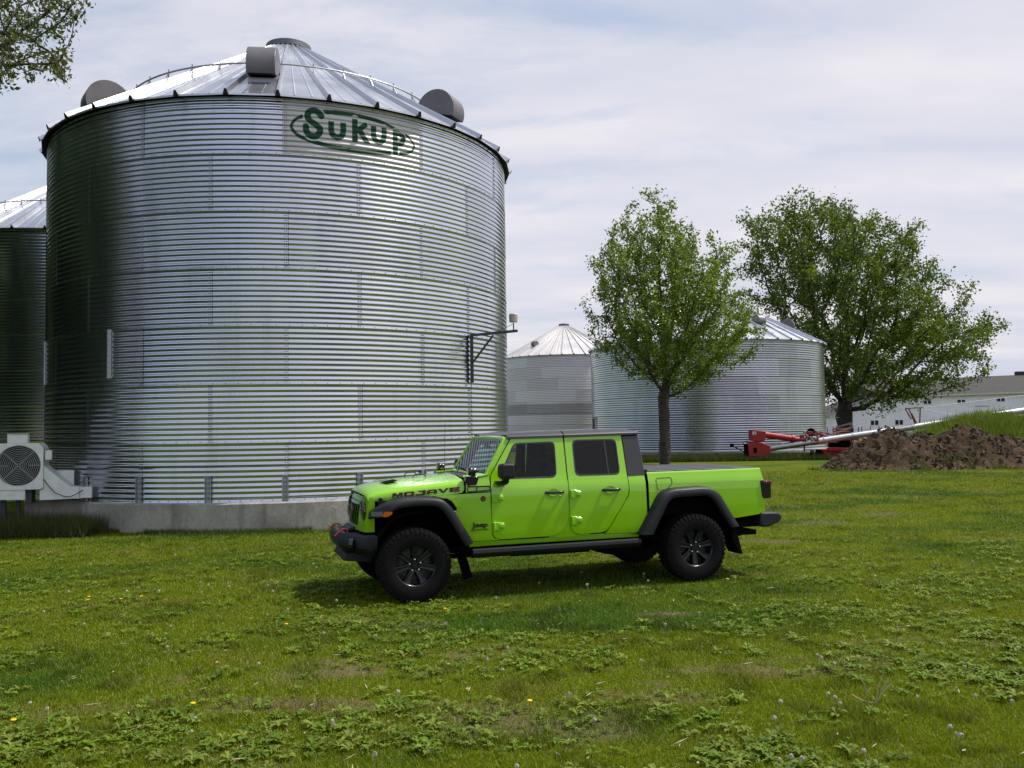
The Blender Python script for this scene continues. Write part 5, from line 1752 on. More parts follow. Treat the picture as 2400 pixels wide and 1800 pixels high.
def puff_mesh(seed):
    rs = np.random.RandomState(seed)
    m = MB()
    for q in range(64):
        v = rs.normal(size=3); v /= np.linalg.norm(v)
        if v[2] < -0.8: continue
        v = Vector(v)
        u = v.orthogonal().normalized(); w_ = v.cross(u)
        p = v * 0.017
        r = 0.0042
        m.add([p + u * r, p + w_ * r, p - u * r, p - w_ * r], [(0, 1, 2, 3)])
        m.add([v * 0.003, p + u * 0.0006, p - u * 0.0006], [(0, 1, 2)])
    return m


def dandelion_proto(h, lean, yellow=False, seed=1):
    t = empty("dandelion", (0, 0, 0))
    m = MB(); m.tube([(0, 0, -0.01), (lean * .3, 0, h * 0.5), (lean, 0, h)], 0.0022, 5)
    m.build("stem", M_STEM, t)
    if yellow:
        m = MB(); m.lathe([(0, 0.002), (0.017, 0.004), (0.019, 0.0), (0.008, -0.008), (0, -0.009)], 12, Matrix.Translation((lean, 0, h)))
        m.build("flower_head", M_YEL, t)
    else:
        m = puff_mesh(seed)
        o = m.build("seed_head", M_PUFF, t, fix=False); o.location = (lean, 0, h)
    return t


PUFFS = [(1265, 1357, 0), (1160, 1400, 0), (535, 1370, 0), (1186, 1515, 0), (1142, 1545, 0), (1500, 1540, 0), (1180, 1568, 0), (1917, 1531, 0), (1921, 1545, 0), (1952, 1543, 0),
         (1822, 1700, 1), (1851, 1772, 0), (1945, 1625, 0), (1960, 1633, 0), (1968, 1634, 0), (1825, 1635, 0), (2224, 1690, 0), (2236, 1714, 0), (2248, 1712, 0), (2296, 1640, 0),
         (2370, 1640, 0), (1880, 1758, 0), (1822, 1768, 0), (2282, 1323, 0), (1881, 1329, 0), (1709, 1330, 0), (1360, 1340, 0), (1310, 1333, 0), (1508, 1340, 0), (1518, 1352, 0), (1380, 1380, 0),
         (2155, 1352, 0), (2020, 1318, 0), (1818, 1152, 0), (2262, 1549, 0), (2154, 1634, 0), (470, 1356, 0), (490, 1365, 0), (474, 1378, 0), (625, 1372, 0), (642, 1385, 0), (626, 1428, 0),
         (677, 1434, 0), (790, 1405, 0), (763, 1490, 0), (394, 1508, 0), (780, 1700, 0), (777, 1674, 0), (460, 1662, 0), (452, 1705, 0), (395, 1465, 0), (300, 1388, 0), (155, 1395, 0), (105, 1440, 0),
         (195, 1453, 0), (733, 1324, 0), (740, 1322, 0), (785, 1315, 0), (793, 1298, 0), (797, 1366, 0), (412, 1306, 0), (15, 1358, 0), (322, 1382, 0), (370, 1380, 0), (110, 1648, 0), (70, 1650, 0),
         (2382, 1520, 0), (2100, 1470, 0), (2240, 1420, 0), (1210, 1790, 0), (935, 1625, 0), (1560, 1455, 0), (1640, 1425, 0), (1040, 1460, 0), (880, 1480, 0), (1330, 1630, 0), (1400, 1700, 0), (600, 1560, 0), (880, 1770, 0), (2030, 1760, 0)]
YELS = [(30, 1685), (283, 1402), (207, 1397), (330, 1396), (670, 1461), (451, 1646), (1042, 1425), (1704, 1356), (205, 1404), (1240, 1640)]


def zone(px_, py_):
    """where in the lawn, in words"""
    if py_ < 1410 and 860 < px_ < 1750: return "in the grass just in front of the pickup"
    col = ("at the far left", "left of the centre", "near the centre", "right of the centre", "at the far right")[min(4, int(px_ // 480))]
    row = ("back by the bin", "level with the pickup wheels", "in the middle lawn", "in the near lawn", "at the very front of the lawn")[0 if py_ < 1330 else 1 if py_ < 1410 else 2 if py_ < 1530 else 3 if py_ < 1680 else 4]
    return row + " " + col


def ray_ground(px_, py_, z=0.0):
    v = cx_ * ((px_ - 1200) / F_PX) + cu_ * ((900 - py_) / F_PX) + _f
    t = (z - CZ) / v.z
    return Vector((0, 0, CZ)) + v * t


protos = [dandelion_proto(0.13, 0.015, False, 1), dandelion_proto(0.09, -0.01, False, 2), dandelion_proto(0.16, 0.03, False, 3)]
used = [False] * 3
for k, (px_, py_, _) in enumerate(PUFFS):
    pi_ = rnd.randrange(3)
    src = protos[pi_]
    p = ray_ground(px_, py_, 0.11)
    o = src if not used[pi_] else copy_tree(src, None)
    used[pi_] = True
    o.location = (p.x, p.y, -0.005); o.rotation_euler = (0, 0, rnd.random() * 6.28)
    s_ = 0.65 + 0.35 * rnd.random()
    o.scale = (s_, s_, s_)
    tag(o, "white dandelion seed head " + zone(px_, py_), "dandelion", "dandelion seed heads in the lawn")
yp = dandelion_proto(0.05, 0.005, True)
for k, (px_, py_) in enumerate(YELS):
    p = ray_ground(px_, py_, 0.05)
    o = yp if k == 0 else copy_tree(yp, None)
    o.location = (p.x, p.y, -0.005)
    tag(o, "small open yellow dandelion flower " + zone(px_, py_), "dandelion", "yellow dandelion flowers in the lawn")
# the pair of seed heads against the foundation beside the bumper
w_ = empty("dandelion_plant", (-3.42, 17.2, 0), 0, "dandelion plant with two white heads against the concrete left of the bumper", "dandelion")
m = MB(); m.tube([(0, 0, 0), (0.02, 0, .2), (0.05, 0, 0.42)], 0.004, 5); m.tube([(-.05, 0, 0), (-0.02, 0, .2), (-0.005, 0, 0.44)], 0.004, 5); m.build("stem", M_STEM, w_)
for xx, zz in ((0.05, 0.43), (-0.005, 0.45)):
    o = puff_mesh(5).build("seed_head", M_PUFF, w_, fix=False); o.location = (xx, 0, zz); o.scale = (1.5, 1.5, 1.5)
m = MB()
for q in range(12):
    a = q * 0.52 + .2; l = 0.16 + 0.08 * rnd.random()
    d = Vector((math.cos(a), math.sin(a) * .7, 0.5 + 0.5 * rnd.random())); s_ = Vector((-math.sin(a), math.cos(a), 0)) * 0.022
    m.add([(0, 0, 0), d * l * .5 + s_, d * l, d * l * .5 - s_], [(0, 1, 2, 3)])
m.build("leaf", mat("plant_leaf_green", (0.05, 0.10, 0.02), 0.5), w_)
# bent dry stalks in the right foreground
w_ = empty("dry_stalks", tuple(ray_ground(2035, 1648)), 0, "clump of pale bent dry stalks in the lawn at lower right", "dry stalks")
m = MB()
for a, b_, c_ in (((0, 0, 0), (-.02, 0, .12), (-.045, 0, .17)), ((0.0, 0, 0), (-.01, 0, .07), (.02, 0, .10)), ((0.05, 0, 0), (.075, 0, .12), (.11, 0, .2)), ((0.06, 0, 0), (.10, 0, .10), (.15, 0, .17)),
                  ((-.11, 0, .06), (-.05, 0.01, .02), (0, 0, 0.0)), ((-.10, .01, .05), (-.02, 0, .01), (0.06, 0, 0.0)), ((0.06, 0, 0), (.09, 0, .06), (.16, 0, .13))):
    m.tube(fillet([a, b_, c_], 0.03, 3), 0.0035, 5)
m.build("stalk", mat("dry_stalk_tan", (0.40, 0.36, 0.20), 0.7), w_)


# ------------------------------------------------------------------ soil heap and grassy bank
def heap_h(x, y):
    h = np.zeros_like(x)
    for cx, cy, rx, ry, hh, p in ((15.8, 38.0, 2.9, 2.6, 1.80, 1.0), (17.2, 38.0, 3.2, 2.4, 1.50, .9), (18.9, 38.0, 3.4, 2.5, 1.80, 0.9), (20.6, 37.9, 3.0, 2.2, 1.35, 1.0), (22.3, 38.0, 2.8, 2.2, 0.95, 1.0), (14.9, 37.4, 2.0, 2.0, 0.85, 1.0), (17.0, 36.6, 3.0, 1.5, 0.55, 1.0)):
        d = np.sqrt(((x - cx) / rx) ** 2 + ((y - cy) / ry) ** 2)
        h = np.maximum(h, hh * np.clip(1 - d, 0, 1) ** p)
    return h


def bank_h(x, y):
    h = np.zeros_like(x)
    for cx, cy, rx, ry, hh in ((23.2, 44.2, 4.6, 5.2, 1.95), (20.4, 43.0, 3.6, 4.2, 1.15), (27.0, 43.0, 6.5, 6.0, 1.65), (23.6, 38.8, 3.2, 4.0, 0.9)):
        d = np.sqrt(((x - cx) / rx) ** 2 + ((y - cy) / ry) ** 2)
        h = np.maximum(h, hh * np.clip(1 - d * d, 0, 1) ** 1.1)
    return h


X, Y = np.meshgrid(np.arange(11.0, 26.0, 0.07), np.arange(34.2, 41.0, 0.07))
x, y = X.ravel(), Y.ravel()
h0 = heap_h(x, y)
cl = vnoise(x, y, 0.55, 61, 5, 0.65) - 0.5
cl2 = vnoise(x, y, 0.20, 62, 3, 0.7) - 0.5
z = h0 + (cl * 0.55 + cl2 * 0.32) * np.clip(h0 * 2.5, 0, 1) - 0.06
soilc = np.array([0.044, 0.029, 0.017]) * (0.55 + 0.95 * vnoise(x, y, 0.8, 63, 4)[:, None])
pale = np.clip((vnoise(x, y, 0.22, 64, 3) - 0.58) / 0.15, 0, 1)[:, None]
soilc = soilc * (1 - pale * .6) + np.array([0.11, 0.085, 0.065]) * pale * .6
low = np.clip((0.45 - h0) / 0.45, 0, 1)[:, None] * 0.5
soilc = soilc * (1 - low) + np.array([0.12, 0.09, 0.05]) * low
nr, nc = X.shape
i, j = np.meshgrid(np.arange(nr - 1), np.arange(nc - 1), indexing='ij')
Fq = np.stack([i * nc + j, i * nc + j + 1, (i + 1) * nc + j + 1, (i + 1) * nc + j], -1).reshape(-1, 4)
M_SOIL = mat("dug_soil", (1, 1, 1), 0.95, spec=0.1, attr="tint", vary=(7, 0.35, 6), bump=(16, 0.7, 0.06))
tag(np_mesh("soil_heap", np.stack([x, y, z], -1), Fq, M_SOIL, None, soilc), "long heap of dark brown dug soil in front of the grassy bank", "soil heap", None, None)
# loose clods along its foot
rs = np.random.RandomState(5)
m = MB()
for q in range(900):
    xx = 12.9 + 10.5 * rs.rand(); yy = 35.0 + 3.2 * rs.rand()
    hh = float(heap_h(np.array([xx]), np.array([yy]))[0])
    if hh <= 0 and rs.rand() > 0.12: continue
    r = 0.03 + 0.10 * rs.rand() ** 3
    pts = [Vector(rs.normal(size=3)).normalized() * r * (0.7 + 0.5 * rs.rand()) + Vector((xx, yy, hh + 0.02)) for _ in range(8)]
    bm = bmesh.new()
    vs = [bm.verts.new(p) for p in pts]
    bmesh.ops.convex_hull(bm, input=vs)
    bm.verts.index_update()
    used_v = [v for v in bm.verts]
    m.add([v.co.copy() for v in used_v], [tuple(v.index for v in f.verts) for f in bm.faces])
    bm.free()
tag(m.build("soil_clods", mat("clod_soil", (0.060, 0.041, 0.026), 0.95, vary=(3, 0.5, 3))), "loose clods of soil strewn over the heap", "soil clods", None, "stuff")

X, Y = np.meshgrid(np.arange(14.0, 38.0, 0.25), np.arange(35, 51.0, 0.25))
x, y = X.ravel(), Y.ravel()
z = bank_h(x, y) + 0.2 * (vnoise(x, y, 1.3, 71, 3) - 0.5) * (bank_h(x, y) > 0.02) - 0.05
nr, nc = X.shape
i, j = np.meshgrid(np.arange(nr - 1), np.arange(nc - 1), indexing='ij')
Fq = np.stack([i * nc + j, i * nc + j + 1, (i + 1) * nc + j + 1, (i + 1) * nc + j], -1).reshape(-1, 4)
tag(np_mesh("grass_bank", np.stack([x, y, z], -1), Fq, M_GROUND, None, grass_col(x, y) * 0.6, smooth=True), kind="structure")


def bank_xy(rs, n):
    x = 14.5 + 17 * rs.rand(n); y = 35 + 11 * rs.rand(n)
    h = bank_h(x, y)
    k = (h > 0.05) & (h > heap_h(x, y) - 0.02)
    return x[k], y[k]


patch("bank_grass", "tall rough green grass and weeds covering the bank behind the soil", 120000, bank_xy, 0.12, 0.62, 0.030, (0.07, 0.13, 0.014), (0.20, 0.24, 0.04), 12, zf=lambda x, y: bank_h(x, y) - 0.02, lean=0.7)


def bank_xy2(rs, n):
    x, y = bank_xy(rs, n)
    k = vnoise(x, y, 0.7, 91, 3) > 0.56
    return x[k], y[k]


patch("bank_weeds", "taller leafy weeds sticking out of the bank grass", 9000, bank_xy2, 0.35, 0.95, 0.055, (0.08, 0.15, 0.02), (0.20, 0.26, 0.05), 14, zf=lambda x, y: bank_h(x, y) - 0.02, lean=0.9)


def heap_xy(rs, n):
    x = 12.0 + 11 * rs.rand(n); y = 34.9 + 2.2 * rs.rand(n)
    k = vnoise(x, y, 0.8, 81, 3) > 0.60
    return x[k], y[k]


patch("heap_tufts", "green tufts growing along the foot of the soil heap", 9000, heap_xy, 0.05, 0.28, 0.022, (0.05, 0.09, 0.015), (0.10, 0.12, 0.03), 13, zf=lambda x, y: heap_h(x, y) - 0.03)


# ------------------------------------------------------------------ trees
def grow(att, root, trunk_top, step, kill, infl, seed, trunk_lean=(0, 0), maxn=9000):
    rs = np.random.RandomState(seed)
    nodes = [np.array(root, float)]; parent = [-1]
    top = np.array([root[0] + trunk_lean[0], root[1] + trunk_lean[1], trunk_top])
    L_ = np.linalg.norm(top - nodes[0]); n = max(2, int(L_ / step))
    for k in range(1, n + 1):
        nodes.append(nodes[0] + (top - nodes[0]) * k / n + np.append(rs.normal(size=2) * step * 0.03, 0)); parent.append(k - 1)
    att = att.copy(); alive = np.ones(len(att), bool)
    P = np.array(nodes)
    d = np.linalg.norm(att[:, None] - P[None], axis=2)
    near = d.argmin(1); nd = d.min(1)
    stuck = {}; idle = 0
    for it in range(320):
        act = alive & (nd < infl)
        if not act.any():
            if not alive.any(): break
            act = alive & (nd < nd[alive].min() + step * 2)
        idx = near[act]
        vec = att[act] - P[idx]; vec /= np.linalg.norm(vec, axis=1)[:, None] + 1e-9
        acc = {}
        for q, v in zip(idx, vec): acc[q] = acc.get(q, 0) + v
        new = []
        npar = []
        for q, v in acc.items():
            nv = np.linalg.norm(v)
            if nv < 1e-3: continue
            v = v / nv + rs.normal(size=3) * 0.12
            # keep a share of the parent's heading
            pq = parent[q]
            if pq >= 0:
                hd = P[q] - P[pq]; hd /= np.linalg.norm(hd) + 1e-9
                v = v + 0.35 * hd
            v /= np.linalg.norm(v)
            cand = P[q] + v * step
            if np.min(np.sum((P - cand) ** 2, axis=1)) < (0.45 * step) ** 2:
                stuck[q] = stuck.get(q, 0) + 1
                if stuck[q] > 2:
                    alive[act & (near == q)] = False
                continue
            new.append(cand); npar.append(q)
        if not new:
            idle += 1
            if idle > 6: break
            continue
        idle = 0
        parent.extend(npar)
        base = len(P)
        NPs = np.array(new)
        P = np.vstack([P, NPs])
        ai = np.where(alive)[0]
        dd = np.linalg.norm(att[ai][:, None] - NPs[None], axis=2)
        m_ = dd.min(1); am = dd.argmin(1)
        up = m_ < nd[ai]
        nd[ai[up]] = m_[up]; near[ai[up]] = am[up] + base
        alive &= nd > kill
        if len(P) > maxn: break
    return P, np.array(parent)


def tree_mesh(P, par, r_tip, r_root, expo=2.2, sides=9):
    n = len(P)
    kids = np.zeros(n, int)
    for p in par[1:]: kids[p] += 1
    a = np.zeros(n)
    for i in range(n - 1, -1, -1):
        if kids[i] == 0: a[i] = 1.0
        if par[i] >= 0: a[par[i]] += a[i]
    r = r_tip * a ** (1 / expo)
    r *= 1 + (r_root / r[0] - 1) * (a / a[0]) ** 0.5
    V = np.zeros((n, sides, 3))
    D = np.zeros((n, 3))
    D[1:] = P[1:] - P[par[1:]]
    D[0] = (0, 0, 1)
    D /= np.linalg.norm(D, axis=1)[:, None] + 1e-9
    u = np.cross(D, np.array([0.31, 0.95, 0.05])); u /= np.linalg.norm(u, axis=1)[:, None] + 1e-9
    v = np.cross(D, u)
    t = np.arange(sides) / sides * 2 * math.pi
    jit = 1 + 0.13 * np.sin(t[None, :] * 3 + P[:, 2:3] * 2.3 + P[:, 0:1]) + 0.07 * np.sin(t[None, :] * 5 - P[:, 2:3] * 5.1)
    V = P[:, None] + (r[:, None] * jit)[:, :, None] * (u[:, None] * np.cos(t)[None, :, None] + v[:, None] * np.sin(t)[None, :, None])
    # lower ring of each segment sits at the parent with the child's own thickness
    c = np.arange(1, n); p = par[1:]
    rp = np.minimum(r[p], r[c] * 1.35)
    V0 = P[p][:, None] + (rp[:, None] * jit[p])[:, :, None] * (u[c][:, None] * np.cos(t)[None, :, None] + v[c][:, None] * np.sin(t)[None, :, None])
    V1 = V[c]
    m = len(c)
    VV = np.concatenate([V0.reshape(-1, 3), V1.reshape(-1, 3)])
    k = np.arange(sides)
    a0 = (np.arange(m) * sides)[:, None] + k[None]; a1 = (np.arange(m) * sides)[:, None] + ((k + 1) % sides)[None]
    Fq = np.stack([a0, a1, a1 + m * sides, a0 + m * sides], -1).reshape(-1, 4)
    return VV, Fq, r, a, kids


def leaves(P, par, a, amax, per, spread, size, col, seed, aspect=0.5, droop=0.2, cl=None):
    rs = np.random.RandomState(seed)
    idx = np.where(a <= amax)[0]
    idx = np.repeat(idx, per)
    n = len(idx)
    seg = P[par[idx]] - P[idx]
    c = P[idx] + seg * rs.rand(n)[:, None] + rs.normal(size=(n, 3)) * spread
    d = rs.normal(size=(n, 3)); d[:, 2] -= droop; d /= np.linalg.norm(d, axis=1)[:, None]
    s_ = np.cross(d, rs.normal(size=(n, 3))); s_ /= np.linalg.norm(s_, axis=1)[:, None]
    l = size * (0.6 + 0.8 * rs.rand(n))[:, None]; w_ = l * aspect
    V = np.stack([c - d * l * .5, c + s_ * w_ * .5, c + d * l * .5, c - s_ * w_ * .5], 1)
    # clump tone: real variation between shoots
    sh = rs.rand(len(P))[idx][:, None]
    t = np.array(col[0]) * (1 - sh) + np.array(col[1]) * sh
    t = t * (0.7 + 0.6 * rs.rand(n)[:, None])
    T = np.repeat(t[:, None], 4, 1).reshape(-1, 3)
    return V.reshape(-1, 3), np.arange(n * 4).reshape(-1, 4), T


def sample_env(n, zs, rs_, cxs, cys, seed, shell=0.45, flat=1.0, clump=None, nc=60):
    rs = np.random.RandomState(seed)
    centres = None
    if clump:
        centres = sample_env(nc, zs, [max(r - clump[0] * 0.6, 0.1) for r in rs_], cxs, cys, seed + 1, shell)
    out_ = []
    while len(out_) < n:
        if clump and centres is not None:
            c_ = centres[rs.randint(len(centres))]
            v = rs.normal(size=3); v = v / np.linalg.norm(v) * rs.rand() ** 0.5
            out_.append(tuple(np.array(c_) + v * np.array(clump)))
            continue
        z = zs[0] + (zs[-1] - zs[0]) * rs.rand()
        r = np.interp(z, zs, rs_)
        if rs.rand() > (r / max(rs_)) ** 2 + 0.04: continue
        q = r * (rs.rand() ** shell); a = rs.rand() * 2 * math.pi
        # lobed outline
        q *= 0.86 + 0.16 * math.sin(a * 5 + z * 0.9) + 0.10 * math.sin(a * 3 - z * 1.7)
        out_.append((np.interp(z, zs, cxs) + q * math.cos(a), np.interp(z, zs, cys) + q * math.sin(a) * flat, z))
    return np.array(out_)


M_BARK = mat("bark", (0.062, 0.051, 0.041), 0.9, vary=(5, 0.3, 8), bump=(14, 0.8, 0.04))
M_BARKD = mat("dark_bark", (0.030, 0.026, 0.022), 0.9, vary=(3, 0.3, 8), bump=(8, 0.8, 0.05))
M_LEAF1 = leaf_mat("young_leaf", (1, 1, 1), 0.45, 0.35)


def make_tree(name, label, root, att, trunk_top, step, kill, infl, seed, r_tip, r_root, leafargs, bark, lean=(0, 0), expo=2.2, cat="tree"):
    P, par = grow(att, root, trunk_top, step, kill, infl, seed, lean)
    V, Fq, r, a, kids = tree_mesh(P, par, r_tip, r_root, expo)
    t = empty(name, root, 0, label, cat)
    o = np.array(root)
    np_mesh("trunk", V - o, Fq, bark, t, smooth=True)
    V, Fq, T = leaves(P, par, a, *leafargs)
    np_mesh("crown", V - o, Fq, M_LEAF1, t, T)
    return t, P, par, a


# slender tree in front of the wide bin
E1 = ([3.3, 4.2, 5.5, 7.0, 8.5, 9.8, 11.0, 12.2, 13.1], [0.6, 2.7, 4.0, 4.4, 4.1, 3.4, 2.4, 1.4, 0.3], [7.7, 7.8, 7.7, 7.4, 7.2, 7.0, 6.8, 6.6, 6.55], [42.05] * 9)
att = np.concatenate([sample_env(1300, *E1, 3), sample_env(900, *E1, 5, clump=(0.8, 0.8, 0.7), nc=110)])
make_tree("tree", "smaller young tree with a slim trunk in front of the wide bin", (7.05, 42.05, 0), att, 2.9, 0.26, 0.34, 3.0, 5, 0.010, 0.25,
          (9, 24, 0.14, 0.14, ((0.090, 0.155, 0.020), (0.200, 0.280, 0.044)), 6, 0.58, 0.1), M_BARK, (0.0, 0), 2.15)
# big spreading tree to the right
E2 = ([2.8, 5.1, 6.2, 8.4, 10.0, 13.8, 16.8, 18.7, 20.6, 21.3], [3.6, 7.6, 9.3, 10.0, 9.5, 8.9, 8.3, 6.4, 3.7, .8], [29.8, 29.8, 30.0, 30.3, 29.6, 27.6, 26.3, 24.9, 25.0, 25.4], [74] * 10)
att = np.concatenate([sample_env(1100, *E2, 8, shell=0.40), sample_env(2000, *E2, 18, shell=0.36, clump=(2.0, 2.0, 0.9), nc=150)])
make_tree("tree", "big broad spreading tree with dark trunk behind the auger", (27.05, 74, 0), att, 3.4, 0.5, 0.62, 6.0, 9, 0.017, 0.62,
          (9, 28, 0.28, 0.235, ((0.058, 0.110, 0.014), (0.135, 0.190, 0.024)), 7, 0.62, 0.1), M_BARKD, (0.2, 0), 2.15)

# tree whose bough hangs in at the upper left
POLY = [(-50, -60), (236, -60), (228, 5), (205, 40), (178, 78), (163, 130), (150, 165), (172, 232), (138, 242), (98, 165), (60, 170), (28, 190), (4, 245), (-50, 250)]


def in_poly(x, y, P_):
    c = False
    for i in range(len(P_)):
        (x1, y1), (x2, y2) = P_[i], P_[i - 1]
        if (y1 > y) != (y2 > y) and x < (x2 - x1) * (y - y1) / (y2 - y1) + x1: c = not c
    return c


rs = np.random.RandomState(4)
att = []
while len(att) < 1250:
    v = rs.normal(size=3); v /= np.linalg.norm(v)
    v *= rs.rand() ** 0.4
    p = np.array([-13.2, 14.6, 9.8]) + v * np.array([6.4, 3.6, 4.2])
    px_, py_ = to_px(p)
    if px_ > -25 and not in_poly(px_, py_, POLY): continue
    att.append(p)
for _ in range(450):                                      # denser at the bough in view
    y_ = 12.0 + 3.5 * rs.rand()
    a_, b_ = rs.rand() * 240 - 30, rs.rand() * 260 - 40
    if in_poly(a_, b_, POLY):
        v = cx_ * ((a_ - 1200) / F_PX) + cu_ * ((900 - b_) / F_PX) + _f
        p = Vector((0, 0, CZ)) + v * (y_ / v.y)
        att.append(np.array(p))
att = np.array(att)
make_tree("tree", "oak bough with small fresh leaves hanging in at the upper left", (-13.6, 14.2, 0), att, 4.2, 0.24, 0.30, 3.0, 6, 0.007, 0.34,
          (6, 12, 0.08, 0.085, ((0.050, 0.082, 0.018), (0.095, 0.125, 0.032)), 9, 0.5, 0.1), M_BARK, (0.3, 0))

# dense tree belt left of and behind the viewpoint, mirrored in the bins
def belt():
    rs = np.random.RandomState(12)
    Vs, Ts = [], []
    for cx, cy, r, hh in ((-19.0, 19.0, 5.6, 17), (-26, 31, 6, 16), (-24, 24, 6, 18), (-20, 25.5, 4.5, 16), (-20, 17.0, 4.5, 14), (-30, 38, 7, 16)):
        n = 9000
        v = rs.normal(size=(n, 3)); v /= np.linalg.norm(v, axis=1)[:, None]; v *= (0.55 + 0.45 * rs.rand(n))[:, None]
        lob = 0.85 + 0.25 * np.sin(v[:, 0] * 7 + cx) * np.sin(v[:, 1] * 6 + cy)
        c = np.array([cx, cy, hh * 0.54]) + v * np.array([r, r, hh * 0.46]) * lob[:, None]
        d = rs.normal(size=(n, 3)); d /= np.linalg.norm(d, axis=1)[:, None]
        s_ = np.cross(d, rs.normal(size=(n, 3))); s_ /= np.linalg.norm(s_, axis=1)[:, None]
        l = 0.42 * (0.6 + 0.8 * rs.rand(n))[:, None]
        Vs.append(np.stack([c - d * l, c + s_ * l * .6, c + d * l, c - s_ * l * .6], 1).reshape(-1, 3))
        t = np.array([0.042, 0.070, 0.030]) * (0.5 + rs.rand(n)[:, None])
        Ts.append(np.repeat(t[:, None], 4, 1).reshape(-1, 3))
    V = np.concatenate(Vs); T = np.concatenate(Ts)
    return np_mesh("tree_belt", V, np.arange(len(V)).reshape(-1, 4), mat("belt_leaf", (1, 1, 1), 0.8, spec=0.1, attr="tint"), None, T)


tag(belt(), "dense belt of leafy trees left of the view, reflected dark green in the bins", "trees", None, "stuff")

# ------------------------------------------------------------------ auger
M_AUGRED = mat("faded_red_paint", (0.33, 0.010, 0.014), 0.5, 0.0, coat=0.0, vary=(3, 0.12, 4))
M_AUGTUBE = mat("galvanised_tube", (0.46, 0.46, 0.48), 0.42, 0.85, vary=(2, 0.1, 4))
au = empty("grain_auger", (12.0, 47.0, 0), 0, "long galvanised grain auger with red hopper lying beside the wide bin", "auger")


def AX(x, z, y=0.0): return (x - 12.0, y, z)


m = MB()
p0, p1 = Vector(AX(13.25, 0.60)), Vector(AX(27.6, 2.50))
m.tube([p0, p1], 0.165, 20)
tb = m.build("auger_tube", M_AUGTUBE, au, smooth=True)
m = MB()
for t in (0.005, 0.20, 0.305, 0.40, 0.52, 0.74, 0.86):
    c = p0 + (p1 - p0) * t; d_ = (p1 - p0).normalized()
    m = MB(); m.tube([c - d_ * 0.03, c + d_ * 0.03], 0.185, 20); m.build("tube_flange", M_STEEL, tb, smooth=True)
m = MB()
m.prism([(12.15 - 12, 0.22), (13.1 - 12, 0.22), (13.28 - 12, 0.42), (13.28 - 12, 0.72), (12.95 - 12, 0.88), (12.35 - 12, 0.98), (12.12 - 12, 0.80)], -0.35, 0.35)
m.build("lower_housing", M_AUGRED, au, bevel=0.02)
m = MB()
m.prism([(12.32 - 12, 1.02), (12.95 - 12, 0.93), (13.0 - 12, 1.05), (13.06 - 12, 1.25), (13.06 - 12, 1.50), (12.32 - 12, 1.56)], -0.32, 0.32)
m.build("upper_housing", M_AUGRED, au, bevel=0.02)
m = MB(); m.box(12.36 - 12, 12.46 - 12, -0.326, -0.3, 1.32, 1.50); m.box(12.48 - 12, 12.56 - 12, -0.326, -0.3, 1.34, 1.50); m.build("white_decal", mat("pale_decal", (0.6, 0.55, 0.55), 0.6), au)
m = MB(); m.box(12.38 - 12, 12.56 - 12, -0.352, -0.3, 0.38, 0.66); m.build("inspection_door", M_DARK, au)
m = MB(); m.tube([AX(13.03, 1.32), AX(14.55, 1.08)], 0.165, 16); m.tube([AX(14.5, 1.09), AX(15.1, 1.0)], 0.12, 12)
m.tube([AX(14.45, 1.10), AX(14.60, 1.075)], 0.20, 16)
m.build("intake_tube", M_AUGRED, au, smooth=True)
m = MB()
m.tube(fillet([AX(12.2, .45), AX(11.9, 0.95), AX(12.15, 1.0), AX(12.5, 0.9)], .2, 4), 0.02, 6)
m.bar(AX(12.15, 0.35), AX(11.35, 0.78), 0.05); m.box(-0.72, -0.55, -0.08, 0.08, 0.72, 0.88)
m.box(0.02, 0.14, -0.2, 0.2, 0.2, 0.85)
m.build("drive_hitch", M_DARK, au)
# engine / gearbox cluster
m = MB()
m.lathe([(0.0, -0.06), (0.10, -0.05), (0.17, -0.06), (0.21, -0.03), (0.21, 0.03), (0.17, 0.06), (0, 0.05)], 20, Matrix.Translation(AX(15.52, 1.42, 0.1)), axis='y')
m.build("drive_pulley", M_DARK, au, smooth=True)
m = MB()
for q in range(22):
    xx = 15.0 + 0.75 * rnd.random(); zz = 0.95 + 0.5 * rnd.random() * (1 - abs(xx - 15.4)); s_ = 0.03 + 0.06 * rnd.random()
    m.box(xx - 12 - s_, xx - 12 + s_, -0.2 + 0.3 * rnd.random(), 0.1 + .2 * rnd.random(), zz - s_, zz + s_)
m.build("gearbox", M_AUGRED, au, bevel=0.01)
m = MB()
for q in range(9):
    xx = 14.95 + 0.85 * rnd.random(); zz = 1.0 + 0.45 * rnd.random(); s_ = 0.03 + 0.03 * rnd.random()
    m.box(xx - 12 - s_, xx - 12 + s_, -0.25, 0.0, zz - s_, zz + s_)
m.build("fittings", M_STEEL, au, bevel=0.01)
# hopper
m = MB()
m.add([AX(15.75, 1.55, 0.9), AX(16.6, 1.22, 0.9), AX(18.3, 1.05, 0.9), AX(18.3, 0.98, 0.9), AX(16.2, 1.10, 0.9), AX(15.75, 1.42, 0.9),
       AX(15.75, 1.55, 0.95), AX(16.6, 1.22, 0.95), AX(18.3, 1.05, 0.95), AX(18.3, 0.98, 0.95), AX(16.2, 1.10, 0.95), AX(15.75, 1.42, 0.95)],
      [(0, 1, 2, 3, 4, 5), (11, 10, 9, 8, 7, 6)] + [(i, (i + 1) % 6, (i + 1) % 6 + 6, i + 6) for i in range(6)])
m.bar(AX(15.8, 1.5, 0.92), AX(17.9, 0.95, -0.2), 0.06); m.bar(AX(16.1, 0.95, .9), AX(18.4, 1.22, 0.9), 0.07)
m.prism([(16.1 - 12, 0.62), (19.2 - 12, 0.50), (19.2 - 12, 0.32), (16.2 - 12, 0.46)], -0.55, -0.45)
